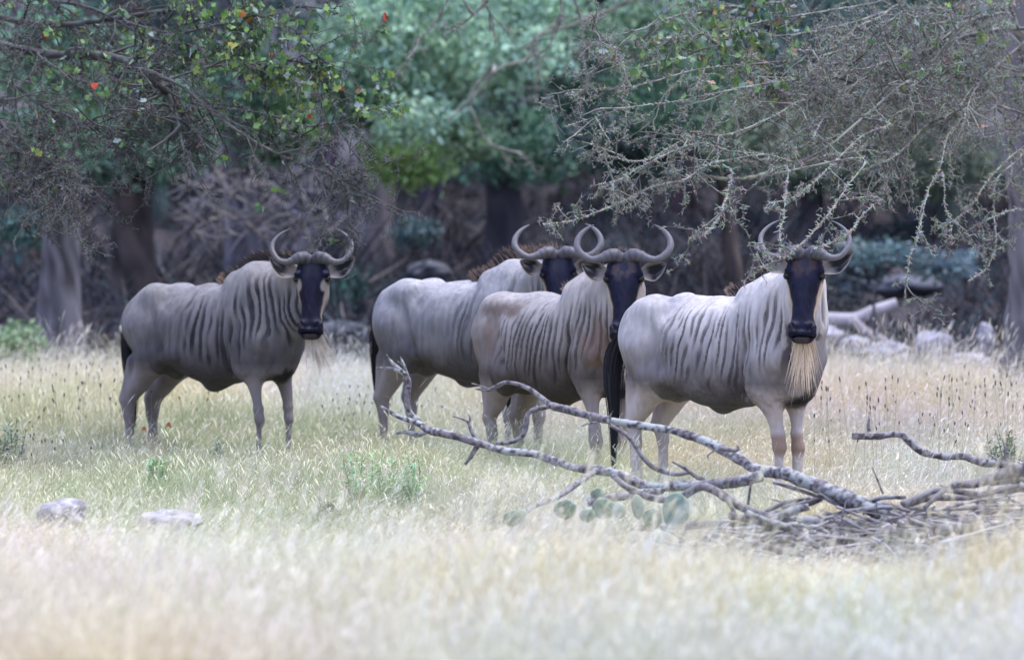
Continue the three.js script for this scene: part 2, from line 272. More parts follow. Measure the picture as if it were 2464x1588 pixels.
const HS = 0.92; // size of the skull against the horns
function wildebeest(o) {
  const psi = o.psi, sc = o.scale, cs = Math.cos(psi), sn = Math.sin(psi);
  const root = thing('wildebeest', o.label, 'wildebeest', V(o.x, o.y, -o.d), 'wildebeest standing in the dry meadow');
  root.rotation.y = -psi; root.scale.setScalar(sc);
  // where the head is: sx to the right, depth towards the eye, in metres of the animal
  const hy = o.head.y, ha = o.head.sx * cs + o.head.dep * sn, hn = -o.head.sx * sn + o.head.dep * cs, face = psi - (o.head.turn || 0);
  const headM = new THREE.Matrix4().makeBasis(V(Math.cos(face), 0, -Math.sin(face)), V(0, 1, 0), V(Math.sin(face), 0, Math.cos(face))).setPosition(ha, hy, hn);
  headM.multiply(new THREE.Matrix4().makeRotationZ(o.head.roll || 0)).multiply(new THREE.Matrix4().makeRotationX(-(o.head.pitch ?? 0.3)));
  const headI = headM.clone().invert(), HI = headI.elements, R = rng(o.seed);
  const toHead = (x, y, z) => [HI[0] * x + HI[4] * y + HI[8] * z + HI[12], HI[1] * x + HI[5] * y + HI[9] * z + HI[13], HI[2] * x + HI[6] * y + HI[10] * z + HI[14]];
  const hp = (x, y, z) => V(x, y, z).applyMatrix4(headM);

  const trunk = loft(TRUNK, 2.25), limbs = [];
  const add = (f, k) => limbs.push([f, k]);
  for (const s of [1, -1]) {
    const leg = s > 0 ? o.legs : o.farLegs;
    add(ellipsoid(-0.42, 0.88, s * 0.11, 0.185, 0.22, 0.11), 0.07);
    const [rk, rz] = leg.rear, [fk, fz] = leg.front; // foot places along and across
    add(capsule(-0.40, 0.85, s * 0.125, 0.13, -0.345 + rk * 0.3, 0.66, s * lerp(0.14, rz, 0.4), 0.10), 0.06);
    add(capsule(-0.35 + rk * 0.3, 0.67, s * lerp(0.14, rz, 0.4), 0.092, -0.54 + rk * 0.8, 0.41, s * rz, 0.040), 0.05);
    add(capsule(-0.575 + rk * 0.8, 0.43, s * rz, 0.026, -0.52 + rk * 0.4, 0.64, s * lerp(0.13, rz, 0.5), 0.045), 0.05);
    add(capsule(-0.55 + rk * 0.8, 0.41, s * rz, 0.042, -0.535 + rk, 0.33, s * rz, 0.031), 0.03);
    add(capsule(-0.535 + rk, 0.36, s * rz, 0.028, -0.525 + rk, 0.11, s * rz, 0.024), 0.03);
    add(capsule(-0.525 + rk, 0.11, s * rz, 0.033, -0.48 + rk, 0.03, s * rz, 0.036), 0.03);
    add(ellipsoid(0.43, 0.88, s * 0.115, 0.15, 0.27, 0.085), 0.09);
    add(capsule(0.48, 0.78, s * 0.125, 0.09, 0.45 + fk * 0.3, 0.64, s * lerp(0.135, fz, 0.3), 0.062), 0.07);
    add(capsule(0.45 + fk * 0.3, 0.66, s * lerp(0.135, fz, 0.3), 0.06, 0.485 + fk * 0.8, 0.40, s * fz, 0.030), 0.05);
    add(capsule(0.485 + fk * 0.8, 0.385, s * fz, 0.035, 0.492 + fk * 0.9, 0.325, s * fz, 0.033), 0.025);
    add(capsule(0.488 + fk * 0.9, 0.33, s * fz, 0.024, 0.482 + fk, 0.10, s * fz, 0.019), 0.03);
    add(capsule(0.482 + fk, 0.10, s * fz, 0.031, 0.52 + fk, 0.03, s * fz, 0.036), 0.03);
  }
  for (const s of [1, -1]) { add(capsule(-0.33, 0.69, s * 0.17, 0.05, -0.13, 0.70, s * 0.20, 0.025), 0.07); add(ellipsoid(-0.34, 1.045, s * 0.145, 0.06, 0.05, 0.05), 0.08); add(capsule(0.30, 1.13, s * 0.10, 0.05, 0.56, 0.80, s * 0.16, 0.05), 0.06); add(ellipsoid(0.37, 0.77, s * 0.17, 0.07, 0.09, 0.05), 0.06); }
  add(ellipsoid(0.555, 0.74, 0, 0.11, 0.155, 0.115), 0.09);
  add(ellipsoid(0.03, 0.515, 0, 0.06, 0.035, 0.035), 0.05); // sheath
  add(ellipsoid(-0.30, 0.60, 0, 0.06, 0.06, 0.06), 0.06);
  // neck: crest above, throat below, both ending behind the head
  const nb = hp(0, -0.05, -0.17), nt = hp(0, -0.22, -0.21), mid = V(lerp(0.52, nb.x, 0.5), lerp(1.09, nb.y, 0.5) - 0.02, lerp(0, nb.z, 0.38));
  add(capsule(0.46, 1.08, 0, 0.135, mid.x, mid.y, mid.z, 0.105), 0.10);
  add(capsule(mid.x, mid.y, mid.z, 0.105, nb.x, nb.y - 0.03, nb.z, 0.075), 0.10);
  add(capsule(0.54, 0.88, 0, 0.145, lerp(0.57, nt.x, 0.55), lerp(0.88, nt.y, 0.45), lerp(0, nt.z, 0.45), 0.098), 0.11);
  add(capsule(lerp(0.57, nt.x, 0.55), lerp(0.88, nt.y, 0.45), lerp(0, nt.z, 0.45), 0.098, nt.x, nt.y, nt.z, 0.075), 0.10);

  const drape = (x, y, z) => { // the vertical folds: dark creases on shoulder, neck and ribs. 0..1
    const neck = sstep(0.36, 0.5, x), ph = x + (o.tilt ?? -0.2) * (y - 0.95) * (1 - 0.5 * neck) + 0.10 * (y - 0.9) ** 2 + (fbm(x * 5 + o.seed, y * 2.6, z * 5) - 0.5) * 0.13 + (fbm(x * 20, y * 6, z * 20 + o.seed, 2) - 0.5) * 0.02;
    const onNeck = x > 0.43, per = onNeck ? 0.040 : o.stripePer, u = ph / per + (onNeck ? 40.5 : 0), i = Math.floor(u), w = hash3(i, o.seed, 7), v = Math.abs(u - i - 0.5 - (w - 0.5) * 0.3) * 2;
    const wide = (o.wide ?? 1) * lerp(0.42, 0.8, hash3(i, o.seed, 3)), top = lerp(1.0, 1.13, hash3(i, o.seed, 5)) + neck * 0.1, low = lerp(0.56, 0.72, hash3(i, o.seed, 9)) + neck * 0.1;
    const broken = sstep(0.26, 0.42, fbm(x * 9, y * 3.5 + i * 3.1, z * 9 + o.seed));
    const zone = (1 - sstep(0.60, 0.70, x) * (1 - sstep(0.02, 0.06, z))) * lerp(0.25, 1, sstep(0.0, 0.035, Math.abs(x - 0.43))) * sstep(o.stripeFrom, o.stripeFrom + 0.2, x) * sstep(low - 0.03, low + 0.1, y) * (1 - sstep(top - 0.14, top, y));
    return (1 - sstep(wide * 0.6, wide, v)) * zone * lerp(0.8, 1, hash3(i, 11, o.seed)) * broken;
  };
  const bodyF = (x, y, z) => {
    let d = trunk(x, y, z);
    for (const [f, k] of limbs) { const e = f(x, y, z); if (e - d < k) d = smin(d, e, k); }
    if (x < 0.1) d += 0.018 * Math.exp(-(((x + 0.20) / 0.085) ** 2) - (((y - 1.0) / 0.085) ** 2)); else d += 0.032 * Math.exp(-(((x - 0.345 - 0.25 * (y - 0.75)) / 0.03) ** 2)) * sstep(0.55, 0.62, y) * (1 - sstep(0.82, 0.98, y));
    if (x < -0.15) d += 0.026 * Math.exp(-(((x + 0.235 + 0.35 * (y - 0.8)) / 0.028) ** 2)) * sstep(0.62, 0.7, y) * (1 - sstep(0.9, 1.02, y));
    if (Math.abs(d) < 0.03) d += 0.010 * drape(x, y, z) - 0.030 * (fbm(x * 6 + o.seed, y * 4.5, z * 6, 2) - 0.5) - 0.005 * (fbm(x * 24, y * 9, z * 24, 2) - 0.5);
    return d;
  };
  const hl = loft(HEADLOFT, 2.5), cheeks = [ellipsoid(0.058, -0.20, -0.13, 0.034, 0.10, 0.075), ellipsoid(-0.058, -0.20, -0.13, 0.034, 0.10, 0.075)];
  const brows = [ellipsoid(0.088, -0.135, -0.04, 0.026, 0.022, 0.03), ellipsoid(-0.088, -0.135, -0.04, 0.026, 0.022, 0.03)];
  const sockets = [ellipsoid(0.116, -0.160, -0.045, 0.02, 0.017, 0.026), ellipsoid(-0.116, -0.160, -0.045, 0.02, 0.017, 0.026)];
  const noses = [ellipsoid(0.048, -0.462, -0.012, 0.032, 0.026, 0.034), ellipsoid(-0.048, -0.462, -0.012, 0.032, 0.026, 0.034)];
  const nostrils = [capsule(0.062, -0.445, 0.018, 0.008, 0.044, -0.482, 0.012, 0.009), capsule(-0.062, -0.445, 0.018, 0.008, -0.044, -0.482, 0.012, 0.009)];
  const lip = ellipsoid(0, -0.503, -0.035, 0.068, 0.02, 0.05), mouth = ellipsoid(0, -0.519, -0.01, 0.075, 0.0045, 0.06), chin = ellipsoid(0, -0.532, -0.055, 0.05, 0.018, 0.045);
  const neckStub = capsule(0, -0.09, -0.12, 0.075, 0, -0.10, -0.24, 0.07);
  const headF = (x, y, z) => {
    const [a, b, c] = toHead(x, y, z).map((v) => v / HS);
    let d = hl(-b, c, a);
    for (const f of cheeks) d = smin(d, f(a, b, c), 0.04);
    for (const f of brows) d = smin(d, f(a, b, c), 0.025);
    for (const f of noses) d = smin(d, f(a, b, c), 0.03);
    d = smin(d, lip(a, b, c), 0.02); d = smin(d, chin(a, b, c), 0.02); d = smin(d, neckStub(a, b, c), 0.06);
    for (const f of sockets) d = -smin(-d, f(a, b, c), 0.012);
    for (const f of nostrils) d = -smin(-d, f(a, b, c), 0.008);
    d = -smin(-d, mouth(a, b, c), 0.006);
    if (Math.abs(d) < 0.02) d -= 0.004 * (fbm(a * 30, b * 14, c * 30, 2) - 0.5);
    return d * HS;
  };
  const col = o.col, ce = hp(0, -0.02, -0.14);
  const bodyColor = (x, y, z, n) => {
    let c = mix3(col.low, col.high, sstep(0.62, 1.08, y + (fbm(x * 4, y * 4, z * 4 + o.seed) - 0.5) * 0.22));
    const bl = fbm(x * 6 + o.seed, y * 6, z * 6, 3) - 0.5, streak = fbm(x * 42, y * 8, z * 42, 3) - 0.5;
    c = c.map((v) => v * (1 + bl * 0.6 + streak * 0.75));
    const leg = 1 - sstep(0.5, 0.62, y - (Math.abs(x) < 0.3 ? 0 : 0));
    if (y < 0.66 && (x < -0.3 || x > 0.36)) c = mix3(c, col.leg.map((v) => v * (1 + bl * 0.4 + streak * 0.3)), (1 - sstep(0.56, 0.68, y)) * 0.95);
    if (col.knee && x > 0.4) c = mix3(c, col.knee, (1 - sstep(0.36, 0.42, y)) * sstep(0.26, 0.31, y) * 0.8);
    // belly hide is darker; shading under the chest is put into the brisket colour
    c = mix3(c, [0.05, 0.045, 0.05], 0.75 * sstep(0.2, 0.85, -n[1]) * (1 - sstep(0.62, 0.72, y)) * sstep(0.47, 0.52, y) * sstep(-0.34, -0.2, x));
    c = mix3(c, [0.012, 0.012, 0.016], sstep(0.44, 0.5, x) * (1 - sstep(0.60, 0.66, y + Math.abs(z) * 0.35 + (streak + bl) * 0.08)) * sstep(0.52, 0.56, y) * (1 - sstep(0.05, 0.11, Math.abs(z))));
    c = mix3(c, col.stripe, drape(x, y, z) * o.stripeDark);
    for (const m of o.marks || []) { const q = Math.hypot((x - m[0]) / m[2], (y - m[1]) / m[3]) + (fbm(x * 22, y * 8, z * 22, 4) - 0.5) * 1.9; if (z > 0) c = mix3(c, m[5], (1 - sstep(0.25, 1.35, q)) * m[4]); }
    { const t = (x - 0.09) / (ce.x - 0.09), zc = lerp(0, ce.z, sstep(0.5, 1, t)); c = mix3(c, [0.014, 0.013, 0.018], sstep(0.1, 0.25, t) * (1 - sstep(0.018, 0.042, Math.abs(z - zc + bl * 0.02))) * sstep(0.5, 0.8, n[1])); }
    return c;
  };
  const headColor = (x, y, z, n) => {
    const [a, b, c] = toHead(x, y, z).map((v) => v / HS), t = -b, bl = fbm(a * 22, b * 12, c * 22, 3) - 0.5, w = lerp(0.104, 0.066, sstep(0.15, 0.3, t));
    let k = mix3([0.005, 0.0055, 0.015], [0.013, 0.0135, 0.034], clamp(0.5 + bl * 2, 0, 1));
    k = mix3(k, [0.05, 0.05, 0.075], 0.6 * sstep(0.04, 0.1, t) * (1 - sstep(0.10, 0.2, t)) * (1 - sstep(0.03, 0.07, Math.abs(a))) * sstep(-0.06, -0.01, c));
    k = mix3(k, [0.085, 0.075, 0.082], sstep(0.42, 0.45, t + bl * 0.04) * (1 - sstep(0.488, 0.50, t)) * 0.8 * sstep(0.2, 0.7, Math.abs(n[1] * 0.4) + Math.abs(bl) * 2));
    k = mix3(k, [0.07, 0.058, 0.06], 0.7 * sstep(0.512, 0.524, t) * sstep(-0.08, -0.03, c) * (1 - sstep(0.03, 0.05, Math.abs(a))));
    if (o.brow) k = mix3(k, o.brow, sstep(0.42, 0.6, fbm(a * 18, b * 18, c * 18)) * (1 - sstep(0.12, 0.2, t)) * (1 - sstep(0.05, 0.09, Math.abs(a))));
    const side = sstep(-0.045, -0.075, c + bl * 0.05 - (t - 0.3) * 0.08) * sstep(0.17, 0.20, t) * (1 - sstep(0.40, 0.45, t));
    k = mix3(k, col.cheek.map((v) => v * (1 + bl * 0.5)), side);
    if (o.pale) k = mix3(k, [0.34, 0.29, 0.25], 0.85 * (1 - sstep(0.5, 1.1, Math.hypot((Math.abs(a) - 0.079) / 0.022, (t - 0.205) / 0.04) + bl * 0.8)));
    if (o.pale) k = mix3(k, [0.12, 0.12, 0.15], 0.8 * (1 - sstep(0.5, 1.2, Math.hypot((Math.abs(a) - 0.088) / 0.02, (t - 0.118) / 0.014) + bl)));
    const back = sstep(-0.10, -0.15, c + bl * 0.04); k = mix3(k, col.high.map((v) => v * (0.8 + bl * 0.5)), back * (1 - sstep(0.38, 0.42, t)));
    return k;
  };
  const mb = new MB(), eps = 0.004;
  const skin = (f, lo, hi, cell, colour) => {
    const { P, I } = surface(f, lo, hi, cell), base = mb.count;
    for (let k = 0; k < P.length; k += 3) {
      const x = P[k], y = P[k + 1], z = P[k + 2]; const F2 = (a, b, c) => f(a, b, c) - 0.0026 * noise(a * 85, b * 30, c * 85); let nx = F2(x + eps, y, z) - F2(x - eps, y, z), ny = F2(x, y + eps, z) - F2(x, y - eps, z), nz = F2(x, y, z + eps) - F2(x, y, z - eps); const l = Math.hypot(nx, ny, nz) || 1; const n = [nx / l, ny / l, nz / l];
      mb.vert(x, y, z, colour(x, y, z, n).map((v) => clamp(v, 0.004, 0.8)), n);
    }
    for (const i of I) mb.i.push(base + i);
  };
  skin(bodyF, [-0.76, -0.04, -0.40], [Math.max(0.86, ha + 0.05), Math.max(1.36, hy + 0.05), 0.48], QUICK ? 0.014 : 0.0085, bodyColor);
  const hc = hp(0, -0.26, -0.12);
  skin(headF, [hc.x - 0.32, hc.y - 0.36, hc.z - 0.32], [hc.x + 0.32, hc.y + 0.36, hc.z + 0.32], QUICK ? 0.008 : 0.005, headColor);
  part('body', mb.build(), MAT.hide, root);

  // horns
  for (const s of [-1, 1]) {
    const src = o.horn, P = src.map(([x, y, z]) => V(s * x, y, z)), [pp, rr] = smoothPath(P, src.map((q, i) => q[3] * (i > 2 ? (o.slim ?? 0.84) : 0.95)), 6), hb = new MB();
    hb.tube(pp.map((q) => q.applyMatrix4(headM)), rr, 14, (x, y, z, t) => { const g = fbm(x * 60, y * 60, z * 60, 2), ring = 0.5 + 0.5 * Math.sin(t * 90 + g * 6); return mix3(mix3(o.hornBase || [0.03, 0.03, 0.042], [0.105, 0.10, 0.112], sstep(0.10, 0.42, t)), [0.15, 0.14, 0.15], ring * 0.4 * (1 - t) + 0.3 * g * t); }, (x, y, z, t) => 1 + 0.05 * Math.sin(t * 90) * (1 - t) + 0.08 * (noise(x * 70, y * 70, z * 70) - 0.5) * (1 - t));
    part('horn', hb.build(), MAT.horn, root);
  }
  // ears: cupped leaves, dark inside with pale hair at the root
  for (const s of [-1, 1]) {
    const eb = new MB(), nu = 16, nv = 10, E = o.ear, b0 = V(s * 0.080, -0.118, -0.06), tip = V(s * E[0], E[1], -0.03), ax = tip.clone().sub(b0), L = ax.length(); ax.normalize();
    const up = V(-ax.y * s, ax.x * s, 0).normalize(); // across, upwards
    for (const back of [0, 1]) {
      const base = eb.count;
      for (let i = 0; i <= nu; i++) for (let j = 0; j <= nv; j++) {
        const u = i / nu, v = j / nv * 2 - 1, hw = E[2] * Math.pow(Math.sin(Math.PI * Math.pow(0.08 + 0.92 * u, 0.85)), 0.75) * (u < 0.4 ? lerp(0.62, 1, u / 0.4) : 1) + 0.001;
        const cup = (0.030 * (1 - v * v)) * Math.sin(Math.PI * clamp(u * 0.9 + 0.12, 0, 1)), q = b0.clone().addScaledVector(ax, u * L).addScaledVector(up, v * hw - 0.012 * Math.sin(Math.PI * u)).add(V(0, 0, 0.012 - cup + (back ? -0.006 : 0)));
        const g = fbm(u * 9, v * 3 + s, 2), hairs = fbm(u * 3, v * 9, 5 + s, 2);
        let c = back ? col.high : mix3([0.02, 0.02, 0.025], [0.20, 0.18, 0.175], sstep(0.48, 0.66, hairs));
        if (!back) { c = mix3(c, [0.30, 0.27, 0.25], sstep(0.42, 0.2, u + (g - 0.5) * 0.2)); c = mix3(c, [0.33, 0.30, 0.28], sstep(0.80, 0.97, Math.abs(v))); c = mix3(c, [0.02, 0.02, 0.025], sstep(0.3, 0.5, u) * (1 - sstep(0.5, 0.75, u)) * (1 - sstep(0.15, 0.5, Math.abs(v + 0.1))) * 0.9); }
        const w = q.applyMatrix4(headM); eb.vert(w.x, w.y, w.z, c);
      }
      for (let i = 0; i < nu; i++) for (let j = 0; j < nv; j++) { const a = base + i * (nv + 1) + j; if (back === (s > 0 ? 1 : 0)) eb.i.push(a, a + 1, a + nv + 1, a + 1, a + nv + 2, a + nv + 1); else eb.i.push(a, a + nv + 1, a + 1, a + 1, a + nv + 1, a + nv + 2); }
    }
    part('ear', eb.build(), MAT.hide, root);
  }
  for (const s of [-1, 1]) { const g = new THREE.SphereGeometry(0.0205, 20, 14); const p = hp(s * 0.099 * HS, -0.160 * HS, -0.047 * HS); g.translate(p.x, p.y, p.z); part('eye', g, MAT.eye, root); }

  // hair: mane on the crest, beard under the throat, tail
  const hair = (name, mat, fn) => { const h = new MB(); fn(h); return part(name, h.build(), mat, root); };
  const eye0 = V(sn, 0, cs); const strand = (h, p, dir, len, w, fall, c) => { const side = dir.clone().cross(eye0).normalize(); const pts = [], n = 5, v = dir.clone().normalize(), q = p.clone(); for (let k = 0; k <= n; k++) { pts.push(q.clone()); q.addScaledVector(v, len / n); v.y -= fall / n; v.normalize(); } h.ribbon(pts, (t) => w * (1 - 0.9 * t * t), side, c); };
  const viewSide = V(cs, 0, -sn);
  hair('mane', MAT.hair, (h) => {
    const crest = (t) => { const x = lerp(0.09, ce.x, t), z = lerp(0, ce.z, sstep(0.5, 1, t)); let y = 1.45; while (y > 0.8 && bodyF(x, y, z) > 0) y -= 0.006; return V(x, y, z); };
    const table = []; for (let k = 0; k <= 60; k++) table.push(crest(k / 60));
    for (let k = 0; k < 2200; k++) {
      const t = Math.pow(R(), 1.6), p = table[Math.floor(t * 60)].clone(); p.x += (R() - 0.5) * 0.02; p.z += (R() - 0.5) * 0.05 * (0.4 + t); p.y -= 0.001;
      const L = o.maneLen * lerp(0.5, 1.15, R()) * 1.15 * (0.6 + 0.4 * sstep(0, 0.1, t)), c = mix3([0.012, 0.012, 0.018], o.maneTip, R() < (t < 0.10 ? 0.8 : o.maneTan) ? lerp(0.5, 1, R()) : R() * 0.12);
      strand(h, p, V(-0.35 - 0.5 * R(), 0.9 + (R() - 0.3) * 0.4, (R() - 0.5) * 0.7), L, 0.0055, 0.55 / (o.maneUp ?? 0.7) * 0.5, c, viewSide);
    }
    for (let k = 0; k < 70; k++) { const p = hp((R() - 0.5) * 0.07, -0.005, -0.05); strand(h, p, V((R() - 0.5) * 0.8, 1, (R() - 0.5) * 0.5), 0.025 + R() * 0.025, 0.003, 0.3, mix3([0.05, 0.045, 0.05], [0.4, 0.34, 0.28], R()), viewSide); }
  });
  hair('beard', MAT.hair, (h) => {
    for (let k = 0; k < o.beard.n; k++) {
      const t = R(), p = hp((R() - 0.5) * lerp(0.05, 0.08, t), lerp(-0.475, -0.37, t), lerp(-0.075, -0.14, t)); const u = Math.pow(R(), 0.6);
      const c = mix3(o.beard.c0, o.beard.c1, R()); const lean = o.beard.lean;
      const wl = (0.25 + R()) * lean, lock = Math.sin(k * 0.61) * 0.22, d = V(cs * (wl + lock) + (R() - 0.5) * 0.28, -1, -sn * (wl + lock) + (R() - 0.5) * 0.28);
      strand(h, p, d, o.beard.len * lerp(0.22, 1.2, R() ** 1.2) * lerp(0.7, 1.05, u), 0.0036, o.beard.fall ?? 0.3, c, viewSide);
    }
  });
  hair('tail', MAT.hair, (h) => {
    const T = o.tail, root0 = V(-0.60, 0.955, T[0]), way = [root0, V(-0.635, 0.90, T[0] * 1.1), V(-0.675, 0.80, T[0] * 1.2 + T[1] * 0.3), V(-0.675, 0.66, T[0] * 1.2 + T[1] * 0.7), V(-0.67 + T[2] * 0.5, 0.45, T[0] + T[1]), V(-0.67 + T[2], T[3], T[0] + T[1] * 1.2)], cur = new THREE.CatmullRomCurve3(way);
    const [pp, rr] = smoothPath(way.slice(0, 4), [0.028, 0.026, 0.02, 0.012], 6); h.tube(pp, rr, 10, (x, y, z, t) => mix3(col.high.map((v) => v * 0.5), [0.02, 0.02, 0.028], sstep(0.1, 0.5, t)));
    for (let k = 0; k < 700; k++) {
      const t0 = 0.08 + 0.55 * R(), L = 0.30 + 0.2 * R(), t1 = Math.min(1.0, t0 + L), off = V((R() - 0.35) * 0.055, 0, (R() - 0.5) * 0.11), pts = [];
      const spread = 0.35 + 0.9 * R();
      for (let j = 0; j <= 5; j++) { const t = lerp(t0, t1, j / 5); pts.push(cur.getPoint(t).addScaledVector(off, Math.sin(Math.PI * clamp(0.25 + t * 0.7, 0, 1)) * spread)); }
      h.ribbon(pts, (t) => 0.006 * (1 - 0.8 * t), viewSide, mix3([0.008, 0.008, 0.013], t0 < 0.12 ? [0.12, 0.10, 0.085] : [0.03, 0.027, 0.03], R() * (t0 < 0.2 ? 0.8 : 1)));
    }
  });
  return root;
}

const legsOf = (rear, front) => ({ rear, front });
wildebeest({ seed: 3, x: -1.81, y: 0, d: 30, psi: 0.715, scale: 1.01, label: 'darkest grey wildebeest standing alone at the left with a pale beard blown sideways', horn: HORN_A, ear: [0.252, -0.018, 0.056],
  head: { sx: 0.625, dep: 0.66, y: 1.31, turn: 0.07, pitch: 0.26 }, legs: legsOf([-0.04, 0.125], [0.025, 0.125]), farLegs: legsOf([-0.09, 0.125], [0.025, 0.13]),
  stripePer: 0.058, stripeFrom: -0.14, stripeDark: 0.95, tilt: -0.06, pale: true, maneLen: 0.075, maneTan: 0.03, maneUp: 0.4, maneTip: [0.42, 0.30, 0.2],
  col: { low: [0.072, 0.066, 0.072], high: [0.205, 0.195, 0.20], leg: [0.20, 0.175, 0.175], stripe: [0.018, 0.015, 0.023], cheek: [0.36, 0.28, 0.21] },  // low and high hold its own darker grey plus shade from the left oak
  beard: { n: 400, len: 0.265, lean: 0.42, fall: 0.35, c0: [0.42, 0.34, 0.27], c1: [0.75, 0.68, 0.58] }, tail: [0.0, 0.03, 0.05, 0.25] });
wildebeest({ seed: 8, x: (1115 - 1232) / F * 30.3, y: 0.0, d: 30.3, psi: 0.715, scale: 1.02, label: 'pale grey wildebeest standing farthest back, its muzzle hidden behind the next one', horn: HORN_B, hornBase: [0.048, 0.045, 0.058], ear: [0.225, -0.065, 0.052],
  head: { sx: 0.558, dep: 0.66, y: 1.32, pitch: 0.28, roll: 0.02 }, legs: legsOf([0, 0.125], [-0.03, 0.12]), farLegs: legsOf([0.0, 0.125], [0, 0.12]),
  stripePer: 0.062, stripeFrom: 0.0, stripeDark: 0.6, maneLen: 0.085, maneTan: 0.5, maneUp: 0.9, maneTip: [0.28, 0.19, 0.14],
  col: { low: [0.095, 0.088, 0.092], high: [0.295, 0.285, 0.295], leg: [0.25, 0.22, 0.215], stripe: [0.045, 0.038, 0.05], cheek: [0.40, 0.3, 0.22] },
  beard: { n: 120, len: 0.25, lean: 0.1, c0: [0.4, 0.32, 0.24], c1: [0.7, 0.62, 0.5] }, tail: [0.0, 0.03, 0.02, 0.42] });
wildebeest({ seed: 15, x: (1342 - 1232) / F * 28.1, y: -0.03, d: 28.1, psi: 0.94, scale: 1.02, label: 'mud-smeared wildebeest with strong dark stripes, third from the left between two others', horn: HORN_B, hornBase: [0.048, 0.045, 0.058], ear: [0.23, -0.066, 0.053],
  head: { sx: 0.35, dep: 0.72, y: 1.355, turn: 0.05, pitch: 0.28 }, legs: legsOf([0.09, 0.125], [0.02, 0.12]), farLegs: legsOf([0.0, 0.125], [-0.05, 0.10]),
  stripePer: 0.042, wide: 0.8, stripeFrom: -0.36, stripeDark: 0.85, maneLen: 0.07, maneTan: 0.08, maneUp: 0.6, maneTip: [0.3, 0.2, 0.15],
  col: { low: [0.085, 0.069, 0.064], high: [0.315, 0.285, 0.27], leg: [0.27, 0.23, 0.215], stripe: [0.03, 0.024, 0.028], cheek: [0.42, 0.34, 0.27] }, brow: [0.075, 0.06, 0.065],
  marks: [[-0.26, 1.02, 0.2, 0.05, 0.75, [0.12, 0.08, 0.065]], [-0.33, 0.9, 0.05, 0.16, 0.7, [0.15, 0.10, 0.08]], [0.58, 0.86, 0.09, 0.14, 0.7, [0.16, 0.10, 0.075]], [0.45, 0.62, 0.05, 0.05, 0.6, [0.1, 0.07, 0.06]], [-0.45, 0.85, 0.05, 0.12, 0.4, [0.22, 0.15, 0.12]]],
  beard: { n: 150, len: 0.25, lean: 0.1, c0: [0.4, 0.32, 0.24], c1: [0.7, 0.62, 0.5] }, tail: [-0.12, -0.04, 0.08, 0.5] });
wildebeest({ seed: 21, x: (1729 - 1232) / F * 26.2, y: 0.03, d: 26.2, psi: 0.75, scale: 0.978, label: 'palest cream-backed wildebeest at the right with a golden beard and long black tail', horn: HORN_A, ear: [0.252, -0.012, 0.05],
  head: { sx: 0.424, dep: 0.72, y: 1.39, turn: 0.12, pitch: 0.26, roll: -0.02 }, legs: legsOf([0.0, 0.07], [0.0, 0.07]), farLegs: legsOf([0.08, 0.07], [0.02, 0.06]),
  stripePer: 0.040, wide: 0.72, stripeFrom: -0.3, stripeDark: 0.88, maneLen: 0.07, maneTan: 0.1, maneUp: 0.6, maneTip: [0.4, 0.28, 0.2],
  col: { low: [0.135, 0.12, 0.122], high: [0.41, 0.38, 0.37], leg: [0.42, 0.36, 0.335], stripe: [0.05, 0.042, 0.05], cheek: [0.5, 0.37, 0.26], knee: [0.24, 0.15, 0.10] }, brow: [0.06, 0.042, 0.045],
  beard: { n: 430, len: 0.30, lean: 0.0, fall: 0.4, c0: [0.5, 0.36, 0.24], c1: [0.82, 0.68, 0.5] }, tail: [0.06, 0.05, 0.02, 0.12] });
// ---------------------------------------------------------------- the wood behind the meadow
const barkMat = vmat(0.95), stoneMat = vmat(0.95), foliageMat = leafMat(0.8, 0.3), twigMat = vmat(0.95);
const barkColor = (c, seed) => (x, y, z) => { const g = fbm(x * 26 + seed, y * 5, z * 26, 3), l = fbm(x * 6, y * 6 + seed, z * 6, 3); return mix3(c.map((v) => v * lerp(0.15, 1.5, sstep(0.25, 0.7, g))), c.map((v) => v * 1.5), sstep(0.56, 0.68, l) * 0.5); };
const barkBump = (seed, amp = 0.28) => (x, y, z) => 1 + amp * (fbm(x * 20 + seed, y * 4, z * 20, 3) - 0.5) * 2;
function sprig(seed, n, size, spread) { // a small spray of leaves
  const r = rng(seed), mb = new MB();
  for (let k = 0; k < n; k++) {
    const c = V((r() - 0.5), (r() - 0.5), (r() - 0.5)).multiplyScalar(spread), a = V(r() - 0.5, r() - 0.6, r() - 0.5).normalize(), b = V(r() - 0.5, r() - 0.5, r() - 0.5).cross(a).normalize(), L = size * lerp(0.6, 1.2, r()), w = L * 0.3, v = lerp(0.7, 1.25, r()), col = [v, v, v];
    const nrm = a.clone().cross(b), f = 0.12 * L, i = mb.count, P = (u, s, h) => { const q = c.clone().addScaledVector(a, u * L).addScaledVector(b, s * w).addScaledVector(nrm, h * f); mb.vert(q.x, q.y, q.z, col); };
    P(0, 0, 0); P(0.35, 0.9, 1); P(0.7, 0.8, 1); P(1, 0, 0); P(0.7, -0.8, 1); P(0.35, -0.9, 1); P(0.5, 0, -0.3);
    mb.i.push(i, i + 1, i + 6, i + 1, i + 2, i + 6, i + 2, i + 3, i + 6, i + 3, i + 4, i + 6, i + 4, i + 5, i + 6, i + 5, i, i + 6);
  }
  return mb.build();
}
const sprigs = [1, 2, 3].map((s) => sprig(s * 101, 9, 0.085, 0.24));
